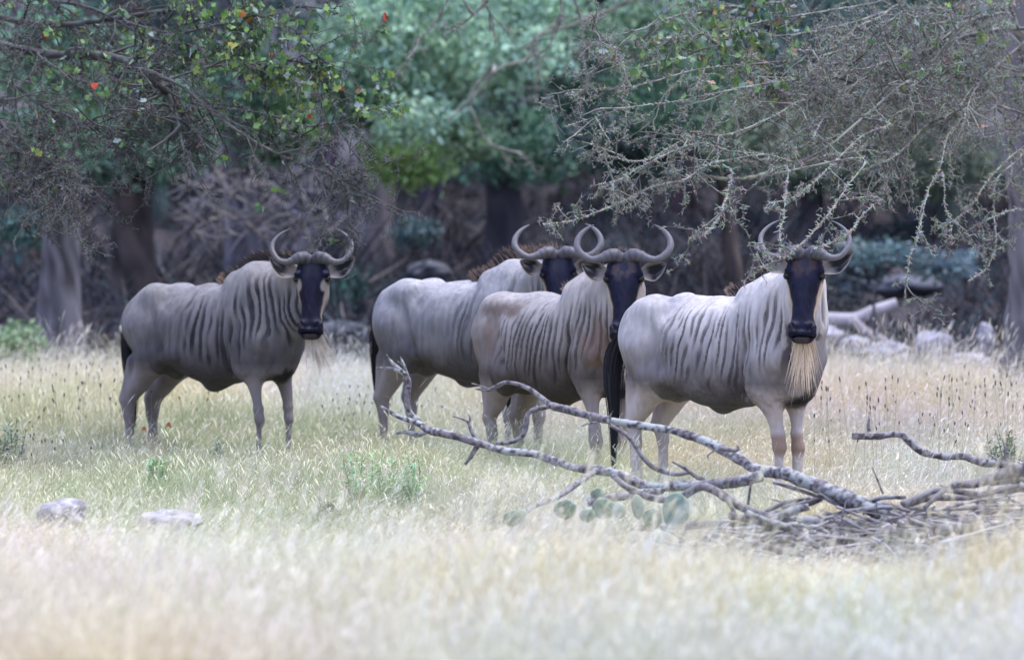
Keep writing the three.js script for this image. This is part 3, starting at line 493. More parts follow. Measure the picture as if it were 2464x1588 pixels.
function foliage(parent, seed, blobs, name = 'foliage') { // blobs: [center, rx, ry, rz, count, colour]
  const r = rng(seed), per = sprigs.map(() => [[], []]), q = new THREE.Quaternion(), e = new THREE.Euler(), base = parent.position;
  for (const [c, rx, ry, rz, n, col, size = 1] of blobs) for (let k = 0; k < n; k++) {
    let x, y, z, l; do { x = r() * 2 - 1; y = r() * 2 - 1; z = r() * 2 - 1; l = x * x + y * y + z * z; } while (l > 1);
    const gap = fbm(c.x + x * 2.2, c.y + y * 2.2, c.z + z * 2.2, 2); if (gap < 0.45) continue;
    e.set(r() * 6.3, r() * 6.3, r() * 6.3); q.setFromEuler(e);
    const s = lerp(0.7, 1.4, r()) * size, i = Math.floor(r() * 3), b = lerp(0.55, 1.45, fbm(c.x * 3 + x * 3, y * 3, z * 3 + seed, 2)) * lerp(0.8, 1.2, r());
    per[i][0].push(new THREE.Matrix4().compose(V(c.x + x * rx - base.x, c.y + y * ry - base.y, c.z + z * rz - base.z), q, V(s, s, s)));
    per[i][1].push(new THREE.Color(col[0] * b, col[1] * b, col[2] * b * lerp(0.8, 1.2, r())));
  }
  per.forEach(([m, c], i) => { if (!m.length) return; const im = new THREE.InstancedMesh(sprigs[i], foliageMat, m.length); m.forEach((x, k) => { im.setMatrixAt(k, x); im.setColorAt(k, c[k]); }); im.name = name; im.userData.kind = 'stuff'; im.castShadow = im.receiveShadow = true; parent.add(im); });
}
const local = (o, q) => q.clone().sub(o.position);
function woodTree(name, label, px, d, dia, o = {}) {
  const foot = at(px, 800, d); foot.y = groundY(foot.x, foot.z) - 0.1;
  const t = thing(name, label, 'tree', foot, undefined), r = rng(o.seed || Math.round(px * 7 + d)), hgt = o.h || 7, lean = o.lean || 0;
  const pts = [], rad = []; for (let k = 0; k <= 7; k++) { const u = k / 7; pts.push(V(lean * u * hgt + (r() - 0.5) * 0.12 * hgt * 0.2 * u, u * hgt, (r() - 0.5) * 0.3 * u)); rad.push(dia / 2 * (k === 0 ? 1.35 : lerp(1, 0.45, u))); }
  const [pp, rr] = smoothPath(pts, rad, 6), mb = new MB(); mb.tube(pp, rr, 16, barkColor(o.bark || [0.10, 0.085, 0.085], px), barkBump(px));
  part('trunk', mb.build(), barkMat, t);
  for (let k = 0; k < (o.limbs ?? 4); k++) {
    const u = lerp(0.32, 0.85, r()), i = Math.floor(u * (pp.length - 1)), a = pp[i], ang = r() * 6.28, L = lerp(1, 2.4, r()), lb = new MB(), P = [a, a.clone().add(V(Math.cos(ang) * L * 0.4, L * 0.16, Math.sin(ang) * L * 0.4)), a.clone().add(V(Math.cos(ang + 0.3) * L, L * (r() * 0.4 - 0.05), Math.sin(ang + 0.3) * L))];
    const [q, rq] = smoothPath(P, [rr[i] * 0.55, rr[i] * 0.35, 0.015], 8); lb.tube(q, rq, 9, barkColor(o.bark || [0.10, 0.085, 0.085], px + k), barkBump(px + k)); part('limb', lb.build(), barkMat, t);
  }
  const blobs = (o.blobs || []).map(([bx, by, brx, bry, n, col, dd, size]) => { const D = dd || d, k = D / F; return [at(bx, by, D), brx * k, bry * k, Math.max(brx, bry) * k * 0.8, n, col, size]; });
  for (let k = 0; k < (o.crown ?? 2); k++) blobs.push([V(foot.x + lean * hgt * 0.7 + (r() - 0.5) * 3.4, foot.y + lerp(o.low ?? 3.2, hgt + 0.6, r()), foot.z - 1.2 + (r() - 0.5) * 2.6), 1.25, 0.8, 1.2, o.crownN ?? 420, o.leaf || DARKLEAF]);
  foliage(t, px + 5, blobs, 'foliage');
  return t;
}
const TEAL = [0.115, 0.25, 0.155], LIGHT = [0.265, 0.425, 0.29], BRIGHT = [0.29, 0.45, 0.15], DARKLEAF = [0.055, 0.12, 0.105], OLIVE = [0.13, 0.18, 0.12];
woodTree('oak_tree', 'thick grey trunk standing nearest at the left edge of the wood', 147, 44, 0.38, { bark: [0.10, 0.095, 0.112], limbs: 3, blobs: [[110, 330, 150, 70, 260, TEAL], [130, 130, 150, 110, 420, TEAL, 42.5], [290, 190, 130, 90, 260, TEAL, 43], [40, 545, 60, 22, 60, [0.06, 0.15, 0.14], 45]] });
woodTree('oak_tree', 'dark brown trunk just right of the grey one, behind the lone animal', 315, 50, 0.44, { bark: [0.06, 0.045, 0.042], limbs: 4, blobs: [[310, 375, 190, 55, 420, [0.10, 0.20, 0.13]], [230, 290, 120, 70, 260, TEAL], [430, 300, 90, 60, 160, TEAL]] });
woodTree('oak_tree', 'leaning grey-violet trunk behind the horns of the lone animal', 590, 54, 0.40, { bark: [0.10, 0.09, 0.105], lean: -0.05, limbs: 5, blobs: [[640, 330, 100, 70, 260, [0.13, 0.24, 0.13]], [700, 300, 80, 60, 200, [0.16, 0.28, 0.11]], [560, 200, 120, 120, 300, TEAL]] });
woodTree('oak_tree', 'tree with bright green leaf sprays over the middle of the clearing', 905, 55, 0.34, { bark: [0.11, 0.095, 0.10], lean: 0.02, limbs: 5, low: 3.6, blobs: [[990, 115, 230, 140, 1100, LIGHT, 49], [1240, 140, 120, 60, 240, LIGHT, 48], [1010, 290, 110, 40, 170, LIGHT, 48], [880, 240, 110, 80, 360, [0.15, 0.28, 0.15], 49], [985, 385, 100, 46, 260, BRIGHT, 49], [1130, 330, 60, 30, 110, [0.17, 0.27, 0.14], 48], [860, 90, 90, 80, 260, LIGHT, 50]] });
woodTree('oak_tree', 'black-looking straight trunk in the middle behind the hindmost animal', 1214, 57, 0.40, { bark: [0.032, 0.028, 0.036], limbs: 4, blobs: [[1230, 350, 170, 95, 620, TEAL], [1140, 180, 110, 90, 300, LIGHT, 50], [1350, 160, 120, 120, 400, [0.10, 0.2, 0.15], 51], [1270, 45, 160, 60, 360, LIGHT, 50]] });
woodTree('oak_tree', 'slender red-brown trunk leaning behind the two right-hand animals', 1775, 52, 0.17, { bark: [0.085, 0.062, 0.056], lean: -0.1, limbs: 3, blobs: [[1480, 330, 150, 110, 420, DARKLEAF], [1650, 340, 190, 100, 520, [0.07, 0.13, 0.105]]] });
woodTree('oak_tree', 'dark trunk behind the rightmost animal, half hidden by grey twigs', 1955, 58, 0.28, { bark: [0.05, 0.042, 0.05], limbs: 4, blobs: [[1980, 370, 220, 90, 620, OLIVE], [1620, 230, 170, 110, 460, TEAL, 51], [1850, 330, 160, 90, 420, [0.16, 0.23, 0.14], 50], [1560, 60, 150, 70, 320, [0.2, 0.33, 0.2], 50], [2230, 390, 190, 80, 480, OLIVE], [2100, 200, 300, 140, 800, [0.08, 0.12, 0.09]]] });
// the trees farther in, which close the view
{
  const r = rng(77), words = ['slim', 'crooked', 'stout', 'mossy', 'pale', 'dusky'];
  for (let k = 0; k < 15; k++) {
    const d = 61 + (k % 3) * 7 + r() * 4, px = -230 + k * 208 + (r() - 0.5) * 60;
    const t = woodTree('forest_tree', `dark leafy tree of the shaded back row, ${['leftmost of all', 'second from the left', 'third from the left', 'fourth from the left', 'fifth from the left', 'sixth from the left', 'seventh from the left', 'exactly midway along', 'seventh from the right', 'sixth from the right', 'fifth from the right', 'fourth from the right', 'third from the right', 'second from the right', 'rightmost of all'][k]}`, px, d, lerp(0.2, 0.42, r()), { bark: [0.055, 0.048, 0.055].map((v) => v * lerp(0.7, 1.6, r())), h: 9, limbs: 3, low: 2.0, crown: 13, crownN: 330, leaf: mix3(DARKLEAF, TEAL, r() * 0.8), lean: (r() - 0.5) * 0.08 });
    t.userData.group = 'dark trees deep in the wood';
  }
}
// dead brush, sticks and fallen leaves on the slope: nobody could count it
{
  const bundle = (seed) => { const r = rng(seed), mb = new MB(); for (let k = 0; k < 26; k++) { const a = V(r() - 0.5, r() * 0.35, r() - 0.5).multiplyScalar(0.7), dir = V(r() - 0.5, (r() - 0.35) * 0.8, r() - 0.5).normalize(), L = lerp(0.25, 0.9, r()), P = [a, a.clone().addScaledVector(dir, L * 0.5).add(V((r() - 0.5) * 0.15, (r() - 0.4) * 0.15, 0)), a.clone().addScaledVector(dir, L)], w = lerp(0.008, 0.024, r() ** 2), b = lerp(0.5, 1.4, r()); mb.tube(P, [w, w * 0.8, w * 0.3], 4, [b, b, b], null, false); } return mb.build(); };
  const geos = [31, 32, 33].map(bundle), r = rng(909), lists = geos.map(() => [[], []]), q = new THREE.Quaternion(), e = new THREE.Euler();
  for (let k = 0; k < 4400; k++) {
    const d = lerp(44.5, 72, r() ** 1.4), x = (r() * 2 - 1) * (0.1027 * d + 3.5), z = -d; if (litterEdge(x, z) < 1.2) continue;
    const n = fbm(x * 0.7, 1, z * 0.45); if (n < 0.36) continue;
    e.set((r() - 0.5) * 0.6, r() * 6.3, (r() - 0.5) * 0.6); q.setFromEuler(e);
    const s = lerp(0.4, 1.15, n * r() * 1.6), i = k % 3, pal = [[0.075, 0.078, 0.10], [0.06, 0.046, 0.05], [0.022, 0.022, 0.032], [0.14, 0.125, 0.12], [0.03, 0.052, 0.06]][Math.floor(r() * 5)], b = lerp(0.6, 1.2, r());
    lists[i][0].push(new THREE.Matrix4().compose(V(x, groundY(x, z) - 0.08, z), q, V(s, s, s))); lists[i][1].push(new THREE.Color(pal[0] * b, pal[1] * b, pal[2] * b));
  }
  const g = new THREE.Group(); g.name = 'dead_brush'; g.userData = { kind: 'stuff', label: 'grey-brown tangle of dead brush on the shaded slope', category: 'brush' }; scene.add(g);
  lists.forEach(([m, c], i) => { const im = new THREE.InstancedMesh(geos[i], twigMat, m.length); m.forEach((x, k) => { im.setMatrixAt(k, x); im.setColorAt(k, c[k]); }); im.name = 'brush'; im.userData.kind = 'stuff'; im.castShadow = im.receiveShadow = true; g.add(im); });
}
// stones
function rock(name, label, px, py, d, rx, ry, c, seed, group) {
  const k = d / F, p = at(px, py, d), g = new THREE.IcosahedronGeometry(1, 5), P = g.attributes.position, cols = [];
  for (let i = 0; i < P.count; i++) { const x = P.getX(i), y = P.getY(i), z = P.getZ(i), f = 1 + 0.95 * (fbm(x * 1.5 + seed, y * 1.5, z * 1.5, 4) - 0.5) + 0.12 * (fbm(x * 6 + seed, y * 6, z * 6, 2) - 0.5), l = fbm(x * 3, y * 3 + seed, z * 3, 4); P.setXYZ(i, x * f * rx * k, y * f * ry * k, z * f * rx * k * 0.8); cols.push(...mix3(c.map((v) => v * 0.4), c.map((v) => v * 1.2), sstep(0.3, 0.62, l))); }
  g.setAttribute('color', new THREE.Float32BufferAttribute(cols, 3)); g.deleteAttribute('uv'); g.deleteAttribute('normal');
  const m = part(numbered(name), mergeVerts(g), stoneMat, scene); m.position.copy(p); return tag(m, label, 'rock', group);
}
function mergeVerts(g) { const P = g.attributes.position, C = g.attributes.color, map = new Map(), mb = new MB(); for (let i = 0; i < P.count; i++) { const key = [P.getX(i), P.getY(i), P.getZ(i)].map((v) => v.toFixed(5)).join(); let v = map.get(key); if (v === undefined) { v = mb.vert(P.getX(i), P.getY(i), P.getZ(i), [C.getX(i), C.getY(i), C.getZ(i)]); map.set(key, v); } mb.i.push(v); } return mb.build(); }
rock('stone', 'pale lumpy limestone rock in the grass, nearer the left edge', 148, 1236, 24.0, 62, 34, [0.36, 0.34, 0.37], 3);
rock('stone', 'flat pale rock half sunk in the grass in front of the lone animal', 405, 1252, 23.7, 74, 26, [0.35, 0.33, 0.36], 9);
rock('stone', 'blurred pinkish stone lowest in the near grass corner', 62, 1560, 17.4, 46, 36, [0.5, 0.43, 0.42], 14);
{
  const list = [[1990, 808, 44.5, 55, 24, 'wide pale rock beside the right-hand animal under the fallen log'], [2130, 850, 43.6, 60, 26, 'white rock at the meadow edge below the log fork'], [2250, 835, 43.8, 46, 36, 'jagged white rock between log fork and right trunk'], [2376, 815, 43.5, 20, 40, 'upright pale stone close to the right trunk'], [2060, 838, 44, 40, 24, 'small bluish rock between the two wide pale rocks'], [2330, 868, 42.6, 50, 18, 'low flat rock at the foot of the right trunk'], [820, 800, 45.5, 60, 28, 'blue-grey boulder at the meadow edge right of the lone animal'], [1030, 660, 52, 50, 28, 'grey boulder in the brush left of the middle pair'], [420, 730, 49, 50, 24, 'dusky boulder behind the back of the lone animal'], [1900, 700, 51, 60, 26, 'dark boulder behind the face of the rightmost animal'], [2170, 690, 50, 90, 26, 'long grey ledge rock above the fallen log'], [700, 640, 52, 50, 22, 'boulder hidden behind the neck of the lone animal']];
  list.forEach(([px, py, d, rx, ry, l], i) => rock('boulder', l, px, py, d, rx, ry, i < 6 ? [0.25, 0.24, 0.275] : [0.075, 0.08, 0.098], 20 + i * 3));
}
// dead wood lying in the shade
function stick(parent, name, pts, rads, d, c, seed, o = {}) { // pts in photograph pixels, optional own distance
  const P = pts.map(([x, y, dd]) => local(parent, at(x, y, dd ?? d))), [pp, rr] = smoothPath(P, Array.isArray(rads) ? rads : P.map((_, i) => lerp(rads, rads * 0.5, i / (P.length - 1))), o.per || 7), mb = new MB();
  const off = parent.position; mb.tube(pp, rr, o.sides || 9, (x, y, z) => c(x + off.x, y + off.y, z + off.z), o.bump || null);
  return part(name, mb.build(), barkMat, parent);
}
const plain = (c, seed) => (x, y, z) => c.map((v) => v * lerp(0.55, 1.35, fbm(x * 9 + seed, y * 9, z * 9, 3)));
{
  const l = thing('fallen_log', 'pale forked log lying at the edge of the wood by the right-hand animal', 'log', at(2000, 780, 44.6));
  stick(l, 'stem', [[1905, 770], [1990, 768], [2060, 768], [2100, 750], [2160, 730]], [0.06, 0.062, 0.06, 0.055, 0.05], 44.6, plain([0.34, 0.31, 0.33], 3), 3);
  stick(l, 'limb', [[2050, 770], [2085, 800], [2130, 822], [2170, 845]], [0.05, 0.045, 0.045, 0.04], 44.4, plain([0.26, 0.235, 0.25], 4), 4);
  const b = thing('dead_branch', 'pale bleached dead branch arching behind the horns of the lone animal', 'branch', at(770, 560, 49));
  stick(b, 'limb', [[700, 640], [735, 575], [770, 540], [830, 515], [880, 490]], [0.06, 0.055, 0.045, 0.04, 0.03], 49, plain([0.24, 0.225, 0.26], 5), 5);
  stick(b, 'limb', [[770, 540], [720, 520], [690, 500], [655, 470]], [0.04, 0.035, 0.03, 0.02], 49, plain([0.30, 0.28, 0.3], 6), 6);
  stick(b, 'limb', [[860, 500], [872, 540], [862, 590]], [0.03, 0.028, 0.02], 49, plain([0.30, 0.28, 0.3], 7), 7);
  const t = thing('dead_bush', 'tan and grey dead bush spreading behind the back of the lone animal', 'bush', at(560, 520, 48.5)), r = rng(5);
  const mb = new MB(); for (let k = 0; k < 340; k++) { const a = at(lerp(440, 860, r()), lerp(410, 570, r()), 48.5 + (r() - 0.5) * 1.5), dir = V(r() - 0.5, r() - 0.45, r() - 0.5).normalize(), L = lerp(0.12, 0.4, r()), c = mix3([0.12, 0.115, 0.14], [0.30, 0.26, 0.19], r() * r()); const p = local(t, a); mb.tube([p, p.clone().addScaledVector(dir, L * 0.5).add(V(0, (r() - 0.5) * 0.08, 0)), p.clone().addScaledVector(dir, L)], [0.012, 0.009, 0.004], 4, c, null, false); }
  part('branch', mb.build(), twigMat, t).userData.kind = 'stuff';
  const j = thing('fallen_juniper', 'blue-green fallen juniper bough lying across the dark slope at the right', 'bough', at(2200, 630, 48));
  stick(j, 'limb', [[2010, 590], [2100, 610], [2200, 632], [2340, 655]], [0.05, 0.045, 0.04, 0.03], 48, plain([0.12, 0.12, 0.13], 8), 8);
  foliage(j, 61, [[at(2120, 612, 48), 0.42, 0.07, 0.3, 190, [0.13, 0.22, 0.22], 0.7], [at(2280, 640, 48), 0.36, 0.07, 0.3, 160, [0.14, 0.22, 0.24], 0.7], [at(2050, 655, 48), 0.4, 0.12, 0.3, 120, [0.08, 0.11, 0.115], 0.7]]);
  const shrub = (label, px, py, d, r1, r2, n, col) => { const s = thing('shrub', label, 'shrub', at(px, py + r2 * 0.8, d)); const k = d / F; const sb = new MB(), r = rng(px); for (let i = 0; i < 9; i++) { const q = local(s, at(px + (r() - 0.5) * r1 * 1.4, py - r2 * 0.5 * r(), d)); const a = V(q.x * 0.2, -0.1, 0); sb.tube([a, a.clone().lerp(q, 0.5).add(V(0, 0.04, 0)), q], [0.012, 0.009, 0.004], 4, [0.12, 0.1, 0.08], null, false); } part('stem', sb.build(), twigMat, s).userData.kind = 'stuff'; foliage(s, px + 1, [[at(px, py, d), r1 * k, r2 * k, r1 * k, n, col, 0.7]]); };
  shrub('light green low shrub beside the grey trunk at the left edge', 45, 832, 42.8, 50, 34, 240, [0.30, 0.42, 0.20]);
  shrub('green shrub in the shade just right of the lone animal', 815, 690, 49, 60, 28, 150, [0.09, 0.19, 0.14]);
  shrub('blue-green shrub low in the shade between the animals', 1000, 560, 53, 50, 26, 120, [0.06, 0.12, 0.12]);
  // blurred dead boughs hanging in front of the far leaves, from the right-hand oak
}
// ---------------------------------------------------------------- fallen branches in the grass
const lichen = (seed, k = 1) => (x, y, z) => {
  const a = fbm(x * 62 + seed, y * 62, z * 62, 4), b = fbm(x * 90, y * 90 + seed, z * 90, 2), g = fbm(x * 12, y * 12, z * 12 + seed, 2);
  let c = mix3([0.075, 0.066, 0.07], [0.23, 0.205, 0.215], b); c = mix3(c, [0.32, 0.335, 0.32], sstep(0.50, 0.62, a + (g - 0.5) * 0.6) * Math.min(1, k * 0.9)); c = mix3(c, [0.035, 0.03, 0.035], sstep(0.44, 0.36, a + (b - 0.5) * 0.2) * 0.85);
  return c;
};
const knob = (seed, amp = 0.22) => (x, y, z) => 1 + amp * ((fbm(x * 26 + seed, y * 26, z * 26, 3) - 0.5) * 2 + (fbm(x * 9, y * 9 + seed, z * 9, 2) - 0.5) * 1.4);
const c5 = (x, y, d) => [880 + x * 0.42678, 820 + y * 0.42678, d], c4 = (x, y, d) => [1850 + x * 0.3247, 900 + y * 0.3247, d];
function limb(parent, name, pts, rads, seed, k = 1, sides = 12) { return stick(parent, name, pts, rads.map((v) => v * (v > 0.03 ? 0.74 : v > 0.02 ? 0.85 : 1)), 23, lichen(seed, k), seed, { per: sides > 9 ? 22 : 12, sides: sides > 9 ? sides + 6 : sides, bump: knob(seed, sides > 8 ? 0.22 : 0.18) }); }
const L5 = (a, d) => a.map(([x, y], i) => c5(x, y, Array.isArray(d) ? lerp(d[0], d[1], i / (a.length - 1)) : d)), L4 = (a, d) => a.map(([x, y], i) => c4(x, y, Array.isArray(d) ? lerp(d[0], d[1], i / (a.length - 1)) : d));
{
  const f = thing('fallen_branch', 'long forked lichen-covered dead branch lying in front of the three animals', 'branch', at(1900, 1200, 22.8));
  limb(f, 'stem', [...L5([[1270, 425], [1400, 455], [1600, 487], [1750, 512], [1900, 560], [1990, 603], [2100, 662], [2200, 722], [2300, 742], [2370, 745]], [23.6, 22.9]), ...L4([[130, 742], [300, 805], [450, 866], [600, 925], [800, 1005], [1000, 1065], [1150, 1095]], [22.85, 22.5])], [0.018, 0.019, 0.021, 0.022, 0.024, 0.027, 0.03, 0.034, 0.037, 0.039, 0.041, 0.044, 0.047, 0.05, 0.05, 0.04, 0.03], 3);
  limb(f, 'limb', L5([[700, 272], [790, 235], [910, 265], [1000, 330], [1060, 370], [1160, 396], [1270, 425]], [23.9, 23.6]), [0.006, 0.009, 0.011, 0.013, 0.018, 0.019, 0.018], 5, 0.25);
  limb(f, 'twig', L5([[790, 237], [700, 278], [620, 272]], 23.9), [0.008, 0.007, 0.004], 6, 0.2, 7);
  limb(f, 'twig', L5([[700, 276], [650, 258], [596, 240]], 23.9), [0.006, 0.005, 0.003], 7, 0.2, 7);
  limb(f, 'limb', L5([[85, 370], [180, 425], [300, 468], [350, 503], [450, 526], [620, 572], [790, 622], [940, 637], [1080, 682], [1180, 716], [1300, 728], [1430, 752], [1560, 812], [1650, 826], [1800, 818], [1950, 812], [2100, 796], [2230, 760]], [24.0, 22.9]), [0.006, 0.011, 0.015, 0.018, 0.019, 0.0205, 0.021, 0.0215, 0.022, 0.023, 0.0245, 0.026, 0.028, 0.031, 0.033, 0.035, 0.037, 0.036], 9);
  limb(f, 'limb', L5([[310, 470], [245, 400], [235, 300], [240, 225], [200, 172], [110, 155], [56, 156]], 24.0), [0.016, 0.015, 0.013, 0.013, 0.012, 0.009, 0.004], 11, 1.3);
  limb(f, 'twig', L5([[205, 176], [140, 115], [115, 78]], 24.0), [0.011, 0.008, 0.003], 12, 1.3, 8);
  limb(f, 'twig', L5([[241, 222], [215, 140], [193, 88]], 24.0), [0.011, 0.008, 0.003], 13, 1.3, 8);
  limb(f, 'twig', L5([[222, 165], [205, 135], [180, 118]], 24.0), [0.007, 0.005, 0.003], 14, 1.2, 7);
  limb(f, 'twig', L5([[355, 506], [290, 532], [230, 516], [168, 522]], 24.0), [0.014, 0.012, 0.01, 0.005], 15, 0.8, 9);
  limb(f, 'twig', L5([[625, 565], [592, 500], [572, 455], [490, 424]], 23.9), [0.012, 0.009, 0.007, 0.003], 16, 0.5, 8);
  limb(f, 'twig', L5([[578, 470], [588, 440], [580, 415]], 23.9), [0.007, 0.005, 0.003], 17, 0.5, 7);
  limb(f, 'twig', L5([[640, 575], [612, 625], [590, 660], [558, 698]], 23.8), [0.015, 0.013, 0.012, 0.006], 18, 0.1, 9);
  limb(f, 'limb', L5([[1045, 366], [920, 408], [905, 470], [880, 540], [800, 576], [735, 576]], 23.8), [0.012, 0.013, 0.013, 0.012, 0.01, 0.008], 19, 0.3, 10);
  limb(f, 'limb', L5([[1300, 730], [1200, 800], [1080, 882], [930, 945], [885, 1012]], [23.3, 22.8]), [0.016, 0.014, 0.012, 0.011, 0.008], 20, 0.6, 10);
  limb(f, 'limb', L5([[1382, 475], [1480, 540], [1560, 652], [1620, 712], [1750, 752], [1835, 738]], 23.4), [0.009, 0.01, 0.011, 0.011, 0.011, 0.01], 21, 0.3, 9);
  limb(f, 'twig', L5([[1730, 682], [1800, 720], [1880, 775], [1960, 806]], 23.1), [0.005, 0.009, 0.011, 0.012], 22, 0.2, 9);
  limb(f, 'limb', L5([[1390, 760], [1500, 842], [1650, 892], [1760, 890], [1900, 822], [2030, 882], [2150, 950], [2300, 1002], [2420, 1030]], [22.9, 22.5]), [0.012, 0.015, 0.017, 0.018, 0.019, 0.02, 0.02, 0.02, 0.018], 23, 0.15, 11);
  limb(f, 'limb', L5([[1250, 912], [1400, 884], [1560, 862], [1680, 845]], 23.0), [0.02, 0.024, 0.02, 0.014], 24, 0.7, 11);
  limb(f, 'twig', L5([[2030, 884], [2065, 940], [2094, 1004]], 22.6), [0.012, 0.011, 0.009], 25, 0.2, 9);
  limb(f, 'twig', L5([[2190, 745], [2170, 830], [2158, 925]], 22.8), [0.009, 0.007, 0.006], 26, 0.5, 8);
  limb(f, 'twig', L5([[1995, 604], [2080, 618], [2100, 610], [2098, 590]], 23.0), [0.012, 0.009, 0.008, 0.004], 27, 0.3, 8);
  limb(f, 'twig', L5([[1965, 620], [1930, 650], [1935, 672]], 23.1), [0.005, 0.004, 0.002], 28, 0.3, 6);
  limb(f, 'twig', L5([[1385, 475], [1378, 430], [1395, 395]], 23.5), [0.006, 0.004, 0.002], 29, 0.3, 6);
  limb(f, 'twig', L5([[1300, 462], [1255, 466], [1215, 482]], 23.5), [0.006, 0.005, 0.003], 30, 0.3, 6);
  limb(f, 'limb', L4([[370, 890], [480, 950], [580, 995], [700, 985], [840, 1055]], 22.7), [0.010, 0.011, 0.01, 0.009, 0.008], 31, 0.3, 9);

  const g = thing('fallen_branch', 'crooked bare dead branch sticking out at the right above the brush pile', 'branch', at(2350, 1110, 24));
  limb(g, 'stem', L4([[620, 460], [800, 463], [980, 450], [1050, 500], [1140, 575], [1300, 612], [1450, 612], [1580, 655], [1750, 672], [1900, 702], [2050, 740]], 24), [0.013, 0.017, 0.016, 0.018, 0.019, 0.017, 0.017, 0.019, 0.02, 0.021, 0.022], 41, 0.6);
  limb(g, 'twig', L4([[745, 425], [740, 380], [748, 330]], 24), [0.01, 0.008, 0.005], 42, 0.1, 8);
  limb(g, 'twig', L4([[1775, 660], [1765, 570], [1735, 480]], 24), [0.012, 0.01, 0.003], 43, 0.3, 8);
  limb(g, 'twig', L4([[1740, 690], [1820, 745], [1900, 812]], 24), [0.014, 0.012, 0.01], 44, 0.6, 9);
  limb(g, 'twig', L4([[1620, 585], [1660, 610], [1720, 655]], 24), [0.003, 0.004, 0.006], 45, 0.3, 6);
  const h = thing('fallen_branch', 'short dark lichen-flecked branch rising out of the brush pile at the right', 'branch', at(2400, 1200, 23.2));
  limb(h, 'stem', L4([[2000, 870], [1890, 842], [1780, 852], [1680, 905], [1600, 958], [1520, 1025], [1440, 1090]], 23.2), [0.034, 0.033, 0.032, 0.03, 0.026, 0.022, 0.014], 51, 0.9);
  limb(h, 'twig', L4([[1650, 890], [1640, 850], [1630, 805]], 23.2), [0.014, 0.01, 0.004], 52, 0.2, 8);
  limb(h, 'twig', L4([[1700, 865], [1640, 960], [1560, 1045]], 23.1), [0.008, 0.008, 0.005], 53, 0.2, 8);
  limb(h, 'twig', L4([[1600, 960], [1500, 930], [1400, 880], [1270, 820]], 23.2), [0.01, 0.008, 0.006, 0.003], 54, 0.2, 8);
  limb(h, 'twig', L4([[1740, 840], [1735, 770], [1740, 700]], 23.3), [0.007, 0.006, 0.004], 55, 0.2, 7);
  // the pile itself: single logs and sticks
  const log = (label, pts, rads, d, seed, k, sides = 11) => { const t = thing('dead_log', label, 'log', at(pts[0][0] * 0.3247 + 1850, pts[0][1] * 0.3247 + 900, Array.isArray(d) ? d[0] : d)); const [P, R] = [L4(pts, d), rads]; limb(t, 'wood', P, R, seed, k, sides); return t; };
  const single = (...a) => { const t = log(...a), m = t.children[0]; m.position.copy(t.position); m.name = t.name; m.userData = t.userData; scene.remove(t); scene.add(m); };
  single('smooth grey curved log low in front at the right end of the pile', [[1310, 1350], [1420, 1268], [1560, 1222], [1750, 1238], [1950, 1255]], [0.016, 0.024, 0.026, 0.027, 0.028], 22.0, 61, 0.1);
  single('long grey log lying flat under the thick lichen branch', [[-80, 1105], [60, 1085], [250, 1090], [500, 1095], [700, 1120], [830, 1150]], [0.022, 0.028, 0.03, 0.031, 0.028, 0.02], 22.6, 63, 0.6);
  single('pale bare log lying lowest in the middle of the pile', [[60, 1235], [300, 1215], [520, 1218], [640, 1262], [720, 1290]], [0.012, 0.016, 0.017, 0.015, 0.011], 22.1, 65, 0.05);
  single('short stubby log beside the end of the thick branch', [[830, 1082], [930, 1090], [1050, 1100]], [0.024, 0.026, 0.022], 22.4, 67, 0.4);
  single('split brown log leaning up at the right of the pile', [[1600, 1215], [1700, 1125], [1800, 1070], [1930, 1020]], [0.022, 0.034, 0.036, 0.04], 22.4, 69, 0.5);
  single('knotty crooked log at the left end of the pile', [[-110, 1180], [10, 1120], [110, 1050], [190, 1010], [300, 985]], [0.015, 0.024, 0.026, 0.022, 0.014], 22.5, 71, 0.7);
  single('dark log crossing behind the knotty one', [[100, 1000], [200, 975], [320, 945], [400, 915]], [0.016, 0.02, 0.018, 0.014], 22.9, 73, 0.3);
  single('grey stick lying from the pile toward the front', [[800, 1180], [940, 1170], [1100, 1210], [1240, 1195]], [0.014, 0.018, 0.02, 0.016], 22.2, 75, 0.2);
  single('thin stick standing out of the pile beside the thick branch', [[530, 1200], [548, 1080], [575, 940]], [0.007, 0.006, 0.003], 22.4, 77, 0.3, 7);
  single('lichen-white log stump at the far left foot of the pile', [[-160, 1240], [20, 1210], [180, 1150]], [0.02, 0.026, 0.026], 22.3, 79, 1.2);
  single('long thin bare stick pointing left out of the pile', [[-180, 1040], [-60, 1075], [100, 1130], [260, 1150]], [0.006, 0.009, 0.011, 0.012], 22.5, 81, 0.1, 8);
  single('grey stick across the right end of the pile', [[1080, 1130], [1250, 1105], [1420, 1085], [1600, 1060]], [0.014, 0.016, 0.016, 0.012], 22.5, 83, 0.2);
  single('leaning thin dead twig standing in the grass behind the pile', [[850, 890], [815, 800], [770, 690]], [0.007, 0.005, 0.003], 23.6, 85, 0.4, 7);
  const pile = thing('brush_pile', 'tangled heap of broken grey sticks around the thick branch at the right', 'brush pile', at(2130, 1290, 22.5)), pr = rng(88);
